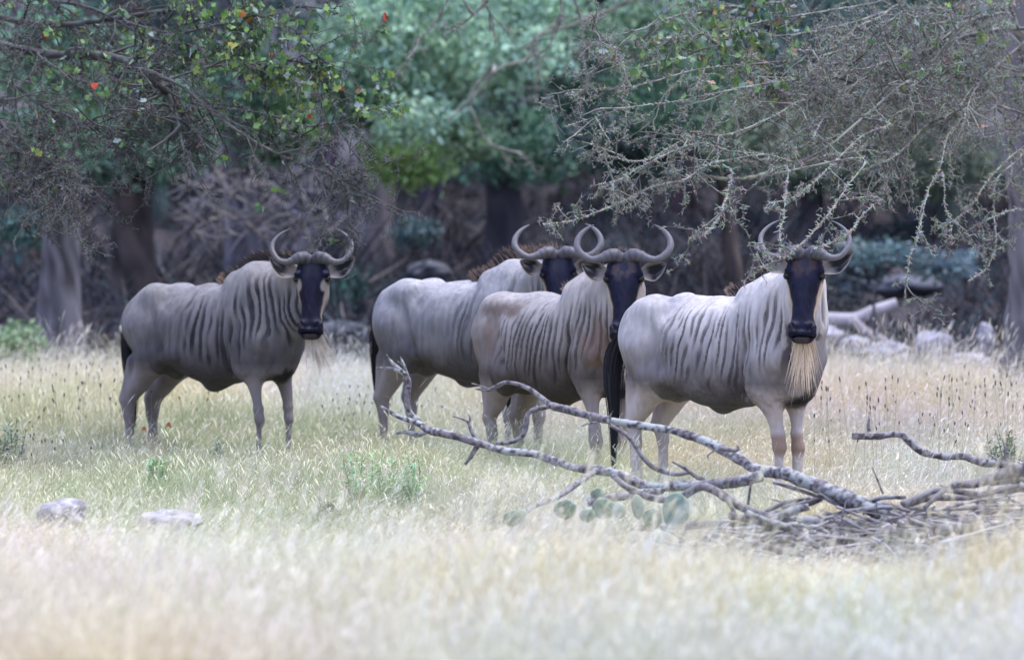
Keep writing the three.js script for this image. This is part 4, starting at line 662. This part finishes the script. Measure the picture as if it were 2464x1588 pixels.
  for (let k = 0; k < 84; k++) {
    const px = lerp(1740, 2620, pr() ** 0.85), d = lerp(21.9, 23.0, pr()), p = at(px, 1000, d), a = (pr() < 0.7 ? 0 : Math.PI) + (pr() - 0.5) * 1.7, L = lerp(0.35, 1.1, pr()), w = lerp(0.006, 0.027, pr() ** 2), rise = (pr() - 0.4) * 0.5; p.y = groundY(p.x, p.z) + lerp(0.03, lerp(0.16, 0.42, sstep(1800, 2350, px)), pr() ** 2);
    const P = []; for (let j = 0; j < 5; j++) { const u = j / 4; P.push(V(p.x + Math.cos(a) * L * (u - 0.5) + (pr() - 0.5) * 0.05, Math.max(0.015, p.y + rise * (u - 0.5) + Math.sin(u * 3.1) * 0.05 * pr() + (pr() - 0.5) * 0.03), p.z + Math.sin(a) * L * (u - 0.5) * 0.6).sub(pile.position)); }
    const [pp, rr] = smoothPath(P, P.map((_, j) => w * lerp(1.1, 0.5, j / 4)), 10), mb = new MB(), li = lichen(k * 7, pr() * 0.9), o = pile.position, pale = lerp(0.75, 1.35, pr()); mb.tube(pp, rr, 10, (x, y, z) => li(x + o.x, y + o.y, z + o.z).map((v) => v * pale), knob(k, 0.3)); part('stick', mb.build(), barkMat, pile);
  }
  // sticks and chips of the pile that nobody could count
  const r = rng(321), tw = new MB();
  for (let k = 0; k < 1300; k++) {
    const px = lerp(1560, 2500, Math.pow(r(), 0.75)), d = lerp(21.7, 23.2, r()), p = at(px, 1000, d); p.y = groundY(p.x, p.z) + 0.02 + 0.24 * r() * r() * sstep(1560, 1900, px);
    const a = r() * 6.28, L = lerp(0.06, 0.42, r() ** 2), dir = V(Math.cos(a), (r() - 0.42) * 0.7, Math.sin(a)), w = lerp(0.003, 0.012, r() ** 2), b = mix3([0.12, 0.105, 0.10], [0.42, 0.385, 0.385], r());
    tw.tube([p, p.clone().addScaledVector(dir, L * 0.5).add(V(0, (r() - 0.5) * 0.04, (r() - 0.5) * 0.04)), p.clone().addScaledVector(dir, L)], [w, w * 0.9, w * 0.4], 5, (x, y, z) => b.map((v) => v * lerp(0.6, 1.3, noise(x * 40, y * 40, z * 40))));
  }
  const lit = topMesh('twig_litter', tw.build(), barkMat, 'stuff'); lit.userData.label = 'short broken sticks and chips heaped around the logs'; lit.userData.category = 'twigs';
}
// ---------------------------------------------------------------- prickly pear, weeds, seed heads
{
  const padMat = vmat(0.6), padGeo = (rx, ry, seed, c) => {
    const g = new THREE.SphereGeometry(1, 40, 28), P = g.attributes.position, cols = [], r = rng(seed), sp = []; for (let k = 0; k < 26; k++) sp.push([(r() * 2 - 1), (r() * 2 - 1)]);
    for (let i = 0; i < P.count; i++) { const x = P.getX(i), y = P.getY(i), z = P.getZ(i), f = 1 - 0.22 * (1 - y) / 2 * (1 - y) / 2, dent = 1 + 0.03 * Math.sin(x * 9 + seed) ; P.setXYZ(i, x * f * rx * dent, (y + 0.9) * ry, z * 0.013 * (0.6 + 0.4 * f)); let k = c.map((v) => v * lerp(0.72, 1.2, fbm(x * 3 + seed, y * 3, z, 3))); for (const [a, b] of sp) if ((x - a) ** 2 + (y - b) ** 2 < 0.006) k = [0.30, 0.27, 0.17]; cols.push(...k); }
    g.setAttribute('color', new THREE.Float32BufferAttribute(cols, 3)); g.computeVertexNormals(); return g;
  };
  const cactus = (label, pads) => {
    const [x0, y0, d0] = pads[0], base = at(...c5(x0, y0, d0)); base.y = groundY(base.x, base.z); const t = thing('prickly_pear', label, 'cactus', base), r = rng(x0);
    pads.forEach(([x, y, d, rx, ry, c, roll = 0], i) => { const k = 0.42678 * d / F, p = at(...c5(x, y + ry * 0.9, d)), m = part('pad', padGeo(rx * k, ry * k, x + i, c), padMat, t); m.position.copy(p.sub(t.position)); m.rotation.set((r() - 0.5) * 0.3, (r() - 0.5) * 0.7, roll); });
  };
  const G = [0.13, 0.20, 0.135], GP = [0.27, 0.33, 0.25], GB = [0.14, 0.23, 0.175];
  cactus('cluster of green cactus pads under the left end of the long branch', [[1310, 870, 23.0, 44, 40, [0.07, 0.14, 0.09]], [1140, 950, 22.6, 72, 55, G, 0.3], [1330, 945, 22.7, 70, 62, G, -0.2], [1430, 960, 22.6, 40, 45, GP], [1250, 985, 22.5, 50, 40, G]]);
  cactus('big round cactus pads under the forked part of the long branch', [[1735, 960, 22.7, 85, 105, GB, -0.15], [1540, 935, 22.8, 38, 70, GP, 0.1], [1640, 1000, 22.6, 60, 60, G, 0.4], [1640, 1100, 22.2, 45, 40, GP, -0.3]]);
  cactus('small flat cactus pad at the end of the left forked twig', [[840, 1000, 22.6, 60, 45, G, 0.3], [870, 985, 22.7, 40, 40, GP, -0.3]]);
  cactus('lone upright blue-green cactus pad in the open dry grass', [[910, 1172, 21.2, 58, 72, GB, -0.1]]);
  cactus('low blurred cactus pads nearest to the front of the grass', [[510, 1285, 20.2, 66, 52, G, 0.5], [480, 1195, 20.8, 24, 46, GP, 0.1], [315, 1240, 20.5, 54, 32, [0.32, 0.42, 0.24], 0.2]]);
}
{
  const weed = (label, px, py, d, w, hgt, n, col, seed) => { // feathery green plant
    const foot = at(px, py, d); foot.y = groundY(foot.x, foot.z) - 0.01; const t = thing('weed', label, 'plant', foot), r = rng(seed), stem = new MB(), leaf = new MB(); const k = d / F;
    for (let s = 0; s < n; s++) {
      const a = V((r() - 0.5) * w * k * 0.5, 0, (r() - 0.5) * 0.15), tip = V(a.x * 1.4 + (r() - 0.5) * w * k * 0.7, hgt * lerp(0.55, 1.05, r()), a.z + (r() - 0.5) * 0.2), md = a.clone().lerp(tip, 0.5).add(V((r() - 0.5) * 0.05, 0.03, 0)), [pp] = smoothPath([a, md, tip], [1, 1, 1], 7), c = col.map((v) => v * lerp(0.7, 1.25, r()));
      stem.tube(pp, pp.map((_, i) => lerp(0.0028, 0.0012, i / (pp.length - 1))), 4, c.map((v) => v * 0.8), null, false);
      for (let i = 3; i < pp.length; i++) for (let j = 0; j < 4; j++) { const dir = V(r() - 0.5, 0.35 * r(), r() - 0.5).normalize(), L = lerp(0.02, 0.055, r()), q = pp[i]; leaf.ribbon([q, q.clone().addScaledVector(dir, L * 0.5), q.clone().addScaledVector(dir, L).add(V(0, -0.01, 0))], (u) => 0.007 * Math.sin(Math.PI * (0.2 + 0.75 * u)), V(-dir.z, 0.3, dir.x).normalize(), c.map((v) => v * lerp(0.8, 1.2, r()))); }
    }
    const m = part('stem', stem.build(), twigMat, t); m.userData.kind = 'stuff'; const l = part('leaf', leaf.build(), foliageMat, t); l.userData.kind = 'stuff'; return t;
  };
  const GW = [0.26, 0.41, 0.19];
  weed('bright green feathery weed by the left tip of the long branch', 905, 1120, 25, 150, 0.36, 18, GW, 1);
  weed('bright green feathery weed just left of the lichen-white twig', 975, 1130, 24.8, 130, 0.34, 13, GW, 2);
  weed('yellow-green weed tuft in front of the hindmost animal legs', 850, 1170, 24.6, 110, 0.26, 12, [0.30, 0.40, 0.2], 3);
  weed('green weed in the grass between the lone animal legs and the rocks', 380, 1130, 26.5, 70, 0.24, 20, [0.22, 0.36, 0.14], 4);
  weed('small leafy weed under the belly of the lone animal', 520, 1060, 29, 50, 0.28, 9, [0.17, 0.24, 0.12], 5);
  weed('dark green weed at the left edge level with the lone animal', 12, 1060, 28, 80, 0.4, 22, [0.085, 0.16, 0.085], 6);
  weed('green bushy weed at the right edge behind the crooked branch', 2440, 1110, 26.5, 120, 0.36, 36, [0.13, 0.19, 0.075], 7);
  weed('dusky grey-green weed in the grass right of the flat rock', 790, 1240, 24, 60, 0.2, 14, [0.13, 0.15, 0.09], 8);
  // dark seed heads on thin stems
  const geo = (() => { const m = new MB(); m.tube([V(0, 0, 0), V(0.006, 0.25, 0), V(0.02, 0.5, 0.01)], [0.0014, 0.0012, 0.001], 4, [0.30, 0.28, 0.17], null, false); m.tube([V(0.02, 0.495, 0.01), V(0.0215, 0.503, 0.01), V(0.0225, 0.512, 0.01), V(0.024, 0.52, 0.01)], [0.002, 0.0042, 0.0042, 0.002], 7, [0.11, 0.09, 0.095]); return m.build(); })();
  const r = rng(71), M = [], q = new THREE.Quaternion(), e = new THREE.Euler();
  const field = (n, x0, x1, d0, d1, h0, h1) => { for (let k = 0; k < n; k++) { const d = lerp(d0, d1, r()), p = at(lerp(x0, x1, r()), 900, d), s = lerp(h0, h1, r()); p.y = groundY(p.x, p.z); e.set((r() - 0.5) * 0.6, r() * 6.3, (r() - 0.5) * 0.6); q.setFromEuler(e); M.push(new THREE.Matrix4().compose(p, q, V(1, s, 1))); } };
  field(110, -20, 300, 29, 36, 0.55, 1.2); field(22, 280, 560, 30, 34, 0.6, 1.1); field(30, 790, 960, 30.5, 34, 0.6, 1.0); field(14, 1000, 1300, 31, 34, 0.6, 1.0); field(55, 1960, 2300, 26, 31, 0.6, 1.25); field(70, 2250, 2480, 26, 35, 0.6, 1.2); field(10, 40, 260, 25, 27, 0.6, 0.8);
  const im = new THREE.InstancedMesh(geo, twigMat, M.length); M.forEach((m, i) => im.setMatrixAt(i, m)); im.name = 'seed_heads'; im.castShadow = true; im.userData = { kind: 'stuff', label: 'dark oval seed heads on thin stems above the pale grass', category: 'wild flowers' }; scene.add(im);
  for (const [px, py, l] of [[345, 1036, 'orange dead leaf caught in the grass at the hind hoof of the lone animal'], [404, 1026, 'curled orange leaf standing in the grass behind the hind hoof']]) { const p = at(px, py, 29.2), m = new MB(); m.ribbon([V(-0.018, -0.012, 0), V(-0.008, 0.012, 0.01), V(0.006, 0.014, 0.012), V(0.018, -0.008, 0)], (u) => 0.022 * Math.sin(Math.PI * (0.15 + 0.7 * u)) + 0.004, V(0.2, 0.9, 0.3).normalize(), [0.42, 0.13, 0.04]); const o = part(numbered('dead_leaf'), m.build(), foliageMat, scene); o.position.copy(p); tag(o, l, 'leaf'); }
}
// ---------------------------------------------------------------- the two oaks whose bare lichen twigs hang into view
function lobedLeaf(seed) { // an oak leaf, about 1 long
  const out = [[0, 0], [0.12, 0.05], [0.22, 0.20], [0.34, 0.24], [0.42, 0.12], [0.55, 0.34], [0.72, 0.40], [0.76, 0.22], [0.90, 0.22], [1, 0.04]], m = new MB(), r = rng(seed), c = [1, 1, 1];
  const idx = []; for (const [u, w] of out) { const curl = -0.14 * u * u + 0.02 * r(); idx.push([m.vert(w * 0.9, u, curl + w * 0.22, c), m.vert(0, u, curl, c), m.vert(-w * 0.9, u, curl + w * 0.22, c)]); }
  for (let k = 0; k < idx.length - 1; k++) { const [a, b, d] = idx[k], [e, f, g] = idx[k + 1]; m.i.push(a, e, b, b, e, f, b, f, d, d, f, g); }
  return m.build();
}
const leafGeos = [1, 2, 3].map(lobedLeaf);
const leafMats = [[0.17, 0.31, 0.06], [0.10, 0.20, 0.055], [0.06, 0.125, 0.055], [0.28, 0.33, 0.07], [0.20, 0.25, 0.24], [0.42, 0.16, 0.03], [0.46, 0.05, 0.02], [0.34, 0.17, 0.11]].map((c) => new THREE.MeshPhysicalMaterial({ color: new THREE.Color().setRGB(...c), roughness: 0.8, side: THREE.DoubleSide, transmission: 0.45, thickness: 0 }));
function overhang(name, label, foot, trunkTop, dia, bark, limbs, o) {
  const t = thing(name, label, 'tree', foot), r = rng(o.seed), tb = new MB(), tips = [], twigs = new MB();
  const P0 = [V(0, -0.1, 0), V(dia * 0.05, 1.0, 0), V(-dia * 0.1, 2.2, 0.05), V(trunkTop.x * 0.5, trunkTop.y * 0.6, trunkTop.z * 0.5), trunkTop.clone()], [pp, rr] = smoothPath(P0, [dia * 0.72, dia * 0.52, dia * 0.48, dia * 0.4, dia * 0.2], 9);
  tb.tube(pp, rr, 26, barkColor(bark, o.seed), barkBump(o.seed, 0.2)); part('trunk', tb.build(), barkMat, t);
  const twigCol = () => { const q = r(), a = mix3(o.twig[0].map((v) => v * 0.6), o.twig[1], q), l = o.lichen.map((v) => v * lerp(0.35, 1.15, q)), s = r() * 50; return (x, y, z) => { const n = noise(x * 45 + s, y * 45, z * 45), g = noise(x * 14, y * 14 + s, z * 14); return mix3(a.map((v) => v * lerp(0.55, 1.3, n)), l, sstep(0.5, 0.68, n * 0.6 + g * 0.5) * 0.75); }; };
  const lump = (s) => (x, y, z) => lerp(0.75, 1.6, noise(x * 60 + s, y * 60, z * 60));
  const path = (a, dir, L, n, wig) => { const v = dir.clone(), q = a.clone(), out = [q.clone()]; for (let k = 0; k < n; k++) { v.x += (r() - 0.5) * wig; v.y += (r() - 0.5) * wig + o.droop; v.z += (r() - 0.5) * wig; v.normalize(); q.addScaledVector(v, L / n); out.push(q.clone()); } return out; };
  const stubs = (pts, dens, w) => { for (let k = 1; k < pts.length; k++) for (let j = 0; j < dens; j++) { if (r() > o.stub) continue; const a = pts[k - 1].clone().lerp(pts[k], r()), d = V(r() - 0.5, r() - 0.5, r() - 0.5).normalize(), L = lerp(0.008, 0.04, r() * r()); twigs.tube([a, a.clone().addScaledVector(d, L)], [w * 0.8, w * 0.3], 3, mix3(o.lichen, o.twig[1], r() * 0.7).map((v) => v * lerp(0.6, 1.2, r())), null, false); } };
  const side = (pts, level, r0, count, len) => {
    for (let k = 0; k < count; k++) {
      const u = lerp(0.12, 1, Math.pow(r(), 0.8)), i = Math.min(pts.length - 2, Math.floor(u * (pts.length - 1))), a = pts[i].clone().lerp(pts[i + 1], r()), T = pts[i + 1].clone().sub(pts[i]).normalize();
      const d = T.clone().multiplyScalar(lerp(0.25, 1.3, r()) * (level ? 0.8 : 1)).add(V((r() - 0.5), (r() - 0.5) + o.hang, (r() - 0.5)).normalize().multiplyScalar(0.9)).normalize(), L = len * lerp(0.35, 1.15, r()), q = path(a, d, L, level ? 4 : 6, 0.42), w = Math.max(0.0017, r0 * lerp(0.5, 1, r()));
      twigs.tube(q, q.map((_, j) => w * lerp(1, 0.35, j / (q.length - 1))), level ? 4 : 5, twigCol(), lump(r() * 99), false);
      stubs(q, 2, 0.0032); if (level < 2) side(q, level + 1, w * 0.62, Math.round(lerp(o.kids[level] * 0.6, o.kids[level] * 1.3, r())), L * 0.52); else tips.push(q[q.length - 1].clone());
    }
  };
  const grown = [];
  for (const [px, rad, dens = 1] of limbs) {
    const Q = px.map(([x, y, d]) => at(x, y, d).sub(foot)); let near = null, best = 1.6; for (const g of grown) { const e = g.distanceTo(Q[0]) * (g.distanceTo(trunkTop) < Q[0].distanceTo(trunkTop) + 0.1 ? 1 : 2.5); if (e < best && e > 0.05) { best = e; near = g; } } if (near) Q.unshift(near.clone());
    const [lp, lr] = smoothPath(Q, Q.map((_, i) => 0.72 * lerp(rad[0], rad[1], Math.pow(i / (Q.length - 1), 0.55))), 8), lb = new MB(), s = r() * 99;
    lb.tube(lp, lr, 9, (x, y, z) => { const a = fbm(x * 30 + s, y * 30, z * 30, 3); return mix3(mix3(o.twig[0].map((v) => v * 0.7), o.twig[1].map((v) => v * 0.8), noise(x * 60, y * 60, z * 60)), o.lichen.map((v) => v * 0.85), sstep(0.5, 0.62, a)); }, (x, y, z) => 1 + 0.9 * (fbm(x * 45 + s, y * 45, z * 45, 2) - 0.45)); part('limb', lb.build(), barkMat, t);
    stubs(lp, 9, 0.007); grown.push(...lp.filter((_, i) => i % 3 === 0)); const L = lp.reduce((a, p, i) => a + (i ? p.distanceTo(lp[i - 1]) : 0), 0);
    side(lp, 0, Math.max(0.006, rad[1] * 0.8), Math.max(2, Math.round(L * o.perM * dens)), o.len * (dens < 0.6 ? 0.62 : 1));
  }
  const tm = part('twig', twigs.build(), twigMat, t); tm.userData.kind = 'stuff';
  // leaves where this tree still has them
  const spots = tips.filter((p) => o.leafAt(p.clone().add(foot), r)); for (let i = spots.length - 1; i > 0; i--) { const j = Math.floor(r() * (i + 1)); [spots[i], spots[j]] = [spots[j], spots[i]]; }
  const many = new MB(); let n = 0; for (const p of spots) for (let k = 0; k < 1 + Math.floor(r() * 4); k++) {
    const c = o.leafCol(p.clone().add(foot), r), s = lerp(0.03, 0.066, r()), m = new THREE.Mesh(leafGeos[n % 3], leafMats[c]); m.name = 'leaf'; m.castShadow = m.receiveShadow = true;
    m.position.copy(p).add(V((r() - 0.5) * 0.02, (r() - 0.5) * 0.02, (r() - 0.5) * 0.02)); m.rotation.set((r() - 0.5) * 2.4, r() * 6.3, Math.PI * (0.55 + 0.9 * r())); m.scale.set(s * 1.1, s, s); if (n++ < 299) t.add(m); else { m.updateMatrix(); const g = m.geometry, P = g.attributes.position, b = many.count, q = V(0, 0, 0), cc = m.material.color.toArray(); for (let i = 0; i < P.count; i++) { q.fromBufferAttribute(P, i).applyMatrix4(m.matrix); many.vert(q.x, q.y, q.z, cc); } for (const i of g.index.array) many.i.push(b + i); }
  }
  if (many.count) part('small_leaf', many.build(), foliageMat, t).userData.kind = 'stuff';
  return t;
}
{
  // left oak: its trunk stands outside the view
  const footL = V(-5.6, groundY(-5.6, -30.5), -30.5);
  const S = [-620, 100, 30.2];
  const mk = (a, d0, d1) => a.map(([x, y], i) => [x, y, lerp(d0, d1, i / Math.max(1, a.length - 1))]);
  overhang('oak_tree', 'oak hanging grey lichen twigs and yellow-green leaves over the left side', footL, V(0.2, 6, 0), 0.45, [0.14, 0.12, 0.12], [
    [[S, ...mk([[-200, 60], [90, 128], [218, 130], [296, 144], [350, 171], [389, 202], [420, 272], [430, 306]], 29.6, 28.4)], [0.05, 0.016]],
    [[S, ...mk([[-150, 20], [120, 60], [300, 40], [450, 15], [560, -20]], 30, 29.5)], [0.05, 0.012]],
    [mk([[350, 171], [440, 210], [483, 249], [565, 311], [643, 358], [720, 393], [760, 409], [805, 425], [837, 460], [847, 488]], 28.5, 28.0), [0.022, 0.005]],
    [mk([[350, 171], [430, 235], [490, 255], [585, 265], [660, 280], [740, 305], [780, 297], [855, 303]], 28.5, 28.3), [0.018, 0.004]],
    [mk([[390, 190], [505, 160], [585, 155], [680, 148], [760, 118], [830, 80]], 28.5, 28.6), [0.015, 0.004]],
    [mk([[774, 300], [772, 350], [783, 395], [815, 420]], 28.3, 28.2), [0.006, 0.003]],
    [[S, ...mk([[-160, 220], [0, 296], [23, 339], [58, 370], [105, 390], [128, 413], [152, 460], [156, 495]], 29.2, 28.2)], [0.035, 0.006], 1.6],
    [mk([[150, 452], [165, 510], [179, 553], [205, 600]], 28.2, 28.0), [0.006, 0.002], 0.25],
    [[S, ...mk([[-200, 150], [20, 200], [110, 260], [200, 290], [260, 310], [290, 330]], 29.5, 28.6)], [0.03, 0.004], 1.2],
    [mk([[-250, 170], [-60, 330], [10, 400], [50, 440], [80, 495]], 29.3, 28.5), [0.02, 0.004], 1.0],
    [mk([[300, 50], [420, 80], [520, 60], [640, 40], [730, 10]], 29.5, 28.8), [0.015, 0.004]],
    [mk([[90, 128], [180, 190], [260, 210], [330, 250], [370, 290]], 29.4, 28.6), [0.014, 0.004]],
    [mk([[-100, -20], [100, 0], [220, 20], [360, 90], [480, 110], [600, 110]], 30.2, 29.2), [0.025, 0.005]],
    [mk([[100, 55], [60, 110], [30, 160], [10, 240]], 29.8, 29.0), [0.012, 0.004], 1.3],
    [mk([[720, 150], [780, 200], [800, 250], [830, 280]], 28.6, 28.4), [0.006, 0.003]],
  ], {
    seed: 11, perM: 12, len: 0.38, kids: [7, 4], droop: -0.02, hang: -0.08, stub: 0.5, twig: [[0.035, 0.03, 0.03], [0.10, 0.092, 0.088]], lichen: [0.11, 0.12, 0.108],  // twig and lichen tones darkened to carry the shade and backlight on this overhang
    leafAt: (p, r) => { const x = (p.x / -p.z) * F + 1232, y = 495 - (p.y - EYE) / -p.z * F, right = sstep(400, 520, x) * (1 - sstep(250, 340, y)); return r() < 0.012 + 0.5 * right * sstep(0.42, 0.54, fbm(p.x * 3, p.y * 3, p.z * 2)) + 0.14 * sstep(60, 140, x) * (1 - sstep(200, 300, y)); },
    leafCol: (p, r) => { const k = r(); if (k < 0.006) return 5; if (k < 0.01) return 6; if (k < 0.06) return 4; return k < 0.28 ? 0 : k < 0.34 ? 3 : k < 0.7 ? 1 : 2; },
  });
  // right oak: trunk at the right edge, farther back; its boughs come forward over the animals
  const fr = at(2500, 870, 38); fr.y = groundY(fr.x, fr.z); const B = (y, d = 36.5) => [2500, y, d], limbsR = [];
  const add = (pts, d0, d1, rad, dens) => limbsR.push([mk(pts, d0, d1), rad, dens]);
  const c3 = (a) => a.map(([x, y]) => [1350 + x / 2.145, y / 2.145]);
  limbsR.push([[B(-60), ...mk(c3([[2250, -60], [2130, 140], [2040, 190], [1960, 280], [1880, 370], [1760, 440]]), 33, 28.5)], [0.06, 0.012]]);
  limbsR.push([[B(60), ...mk(c3([[2240, 150], [2100, 330], [1950, 430], [1780, 560], [1560, 760], [1250, 830], [1050, 900], [900, 925], [680, 905], [640, 930], [460, 970], [340, 1030], [200, 1090], [60, 1140], [-90, 1160]]), 33, 26.6)], [0.045, 0.003], 0.3]);
  add(c3([[1250, 830], [1060, 800], [850, 830], [760, 850], [640, 930]]), 28, 27, [0.010, 0.006], 0.4);
  add(c3([[1060, 800], [870, 780], [720, 740], [560, 790], [380, 880], [300, 930], [150, 960]]), 27.8, 26.8, [0.011, 0.003], 0.5);
  add(c3([[1500, 520], [1250, 520], [1100, 600], [880, 690], [640, 720], [430, 830], [200, 800]]), 29, 27, [0.016, 0.003]);
  add(c3([[1700, 380], [1400, 400], [1150, 420], [900, 460], [620, 520], [330, 560], [20, 655]]), 29.5, 27.2, [0.018, 0.003], 0.9);
  add(c3([[1600, 250], [1300, 300], [1000, 330], [700, 360], [400, 440], [180, 460], [20, 485]]), 29.5, 27.6, [0.016, 0.003], 0.9);
  add(c3([[1800, 60], [1500, 120], [1200, 180], [900, 200], [600, 300], [340, 350], [270, 240], [160, 155]]), 30, 28, [0.018, 0.003], 0.9);
  add(c3([[1900, -40], [1600, 20], [1350, 60], [1050, 110], [760, 170], [520, 200]]), 30.5, 28.5, [0.016, 0.004]);
  add(c3([[1650, -60], [1350, -20], [1050, 20], [800, 40], [600, 80], [420, 150]]), 30.5, 29, [0.012, 0.004]);
  add(c3([[870, 870], [860, 1000], [830, 1100], [780, 1170], [735, 1215], [670, 1228]]), 27.2, 26.3, [0.006, 0.002], 0.6);
  add(c3([[1150, 860], [1160, 1000], [1155, 1090], [1130, 1200], [1135, 1290], [1125, 1370]]), 26, 24.6, [0.008, 0.003], 0.12);
  add(c3([[1560, 820], [1480, 960], [1400, 1080], [1320, 1180], [1240, 1260], [1150, 1340]]), 26, 24.5, [0.008, 0.003], 0.14);
  add(c3([[1640, 1020], [1560, 1110], [1500, 1190], [1430, 1240], [1300, 1290]]), 25.4, 24.6, [0.005, 0.002], 0.1);
  add(c3([[1700, 640], [1560, 700], [1420, 830], [1300, 950], [1220, 1010], [1060, 1060]]), 28, 26.5, [0.010, 0.003], 0.2);
  add(c3([[2250, 520], [2060, 620], [1900, 640], [1780, 760], [1700, 820], [1560, 880]]), 30, 28, [0.016, 0.004], 1.1);
  add(c3([[2100, 560], [2000, 700], [1960, 860], [1900, 980], [1870, 1100], [1840, 1240]]), 29, 27.6, [0.009, 0.003], 0.35);
  add(c3([[1840, 1240], [1800, 1340], [1785, 1480]]), 27.6, 27.4, [0.005, 0.002], 0.15);
  add(c3([[1970, 900], [1985, 1060], [2010, 1160], [2020, 1270]]), 28.2, 28, [0.005, 0.002], 0.15);
  add(c3([[2440, 620], [2380, 800], [2250, 930], [2240, 1120], [2250, 1260], [2200, 1380], [2110, 1450]]), 30, 28.4, [0.011, 0.003], 0.22);
  add(c3([[2440, 700], [2300, 830], [2200, 940], [2130, 1050], [2060, 1120], [1950, 1180]]), 30, 28.5, [0.010, 0.003], 0.35);
  add(c3([[2450, 380], [2250, 400], [2140, 440], [2050, 560], [1980, 610]]), 30.5, 29, [0.014, 0.004], 1.2);
  add(c3([[2450, 1060], [2360, 1080], [2280, 1100], [2150, 1160]]), 30, 29, [0.008, 0.003], 0.3);
  add(c3([[2430, 150], [2300, 300], [2200, 380], [2120, 500], [2080, 640]]), 31, 29, [0.02, 0.004], 1.3);
  add(c3([[2300, 0], [2150, 100], [1950, 120], [1750, 160], [1550, 220], [1400, 330]]), 31, 29, [0.016, 0.004], 1.1);
  add(c3([[2000, 200], [1850, 250], [1650, 360], [1450, 480], [1350, 620], [1300, 720]]), 30, 28, [0.014, 0.004], 1.1);
  add(c3([[2200, 350], [2000, 420], [1850, 530], [1700, 600], [1500, 680], [1350, 720]]), 30.5, 28.6, [0.014, 0.004], 1.1);
  add(c3([[2390, 560], [2330, 640], [2310, 760], [2330, 880], [2300, 980]]), 31, 30, [0.012, 0.004], 1.2);
  const rx = rng(5150);
  for (let k = 0; k < 12; k++) { const x0 = lerp(1900, 2480, rx()), y0 = lerp(-40, 300, rx()), L = lerp(250, 480, rx()), a = lerp(2.5, 3.6, rx()) - 0.35, d0 = lerp(29, 32, rx()), pts = []; for (let j = 0; j < 5; j++) pts.push([x0 + Math.cos(a) * L * j / 4 + (rx() - 0.5) * 40, y0 + Math.abs(Math.sin(a)) * L * 0.8 * j / 4 + (rx() - 0.5) * 40]); add(pts, d0, d0 - 1.6, [0.012, 0.003], 1.2); }
  // blurred dead boughs farther back, over the middle
  add([[1640, -60], [1500, 10], [1380, 60], [1290, 90], [1270, 140], [1200, 165], [1150, 220], [1080, 290]], 42, 42, [0.026, 0.016], 0.12);
  add([[1180, 165], [1130, 230], [1145, 290], [1180, 345], [1260, 370]], 43, 43, [0.022, 0.012], 0.12);
  add([[1290, 90], [1300, 150], [1292, 190]], 41, 41, [0.01, 0.006], 0.1);
  add([[1200, -40], [1165, 10], [1110, 60], [1060, 92]], 34, 34, [0.014, 0.006], 0.12);
  add([[1090, -20], [1060, 35], [1030, 75], [1000, 100]], 34, 34, [0.012, 0.004], 0.12);
  add([[1165, 12], [1185, 50], [1190, 90]], 34, 34, [0.008, 0.004], 0.1);
  add([[1345, -30], [1350, 40], [1320, 110], [1270, 150]], 35, 35, [0.014, 0.006], 0.3);
  add([[1380, -10], [1400, 60], [1405, 160]], 36, 36, [0.014, 0.006], 0.2);
  overhang('oak_tree', 'oak at the right edge spreading bare grey lichen-crusted twigs over the right half', fr, V(-0.3, 7.5, 0.4), 0.46, [0.11, 0.10, 0.108], limbsR, {
    seed: 29, perM: 7.6, len: 0.40, kids: [6, 3], droop: -0.012, hang: -0.12, stub: 0.55, twig: [[0.055, 0.05, 0.05], [0.17, 0.155, 0.15]], lichen: [0.26, 0.285, 0.225],
    leafAt: (p, r) => { const x = (p.x / -p.z) * F + 1232, y = 495 - (p.y - EYE) / -p.z * F; if (y > 450) return false; const top = sstep(1480, 1600, x) * (1 - sstep(1800, 1980, x)) * (1 - sstep(120, 260, y)); return r() < 0.003 + 1.0 * top * sstep(0.34, 0.48, fbm(p.x * 3, p.y * 3, p.z * 2)) + 0.05 * sstep(2000, 2200, x) * (1 - sstep(150, 260, y)); },
    leafCol: (p, r) => { const k = r(), y = 495 - (p.y - EYE) / -p.z * F; if (k < 0.03 || (y > 300 && k < 0.7)) return 7; if (k < 0.25) return 4; return k < 0.42 ? 0 : k < 0.5 ? 3 : k < 0.78 ? 1 : 2; },
  });
}
renderer.render(scene, camera);
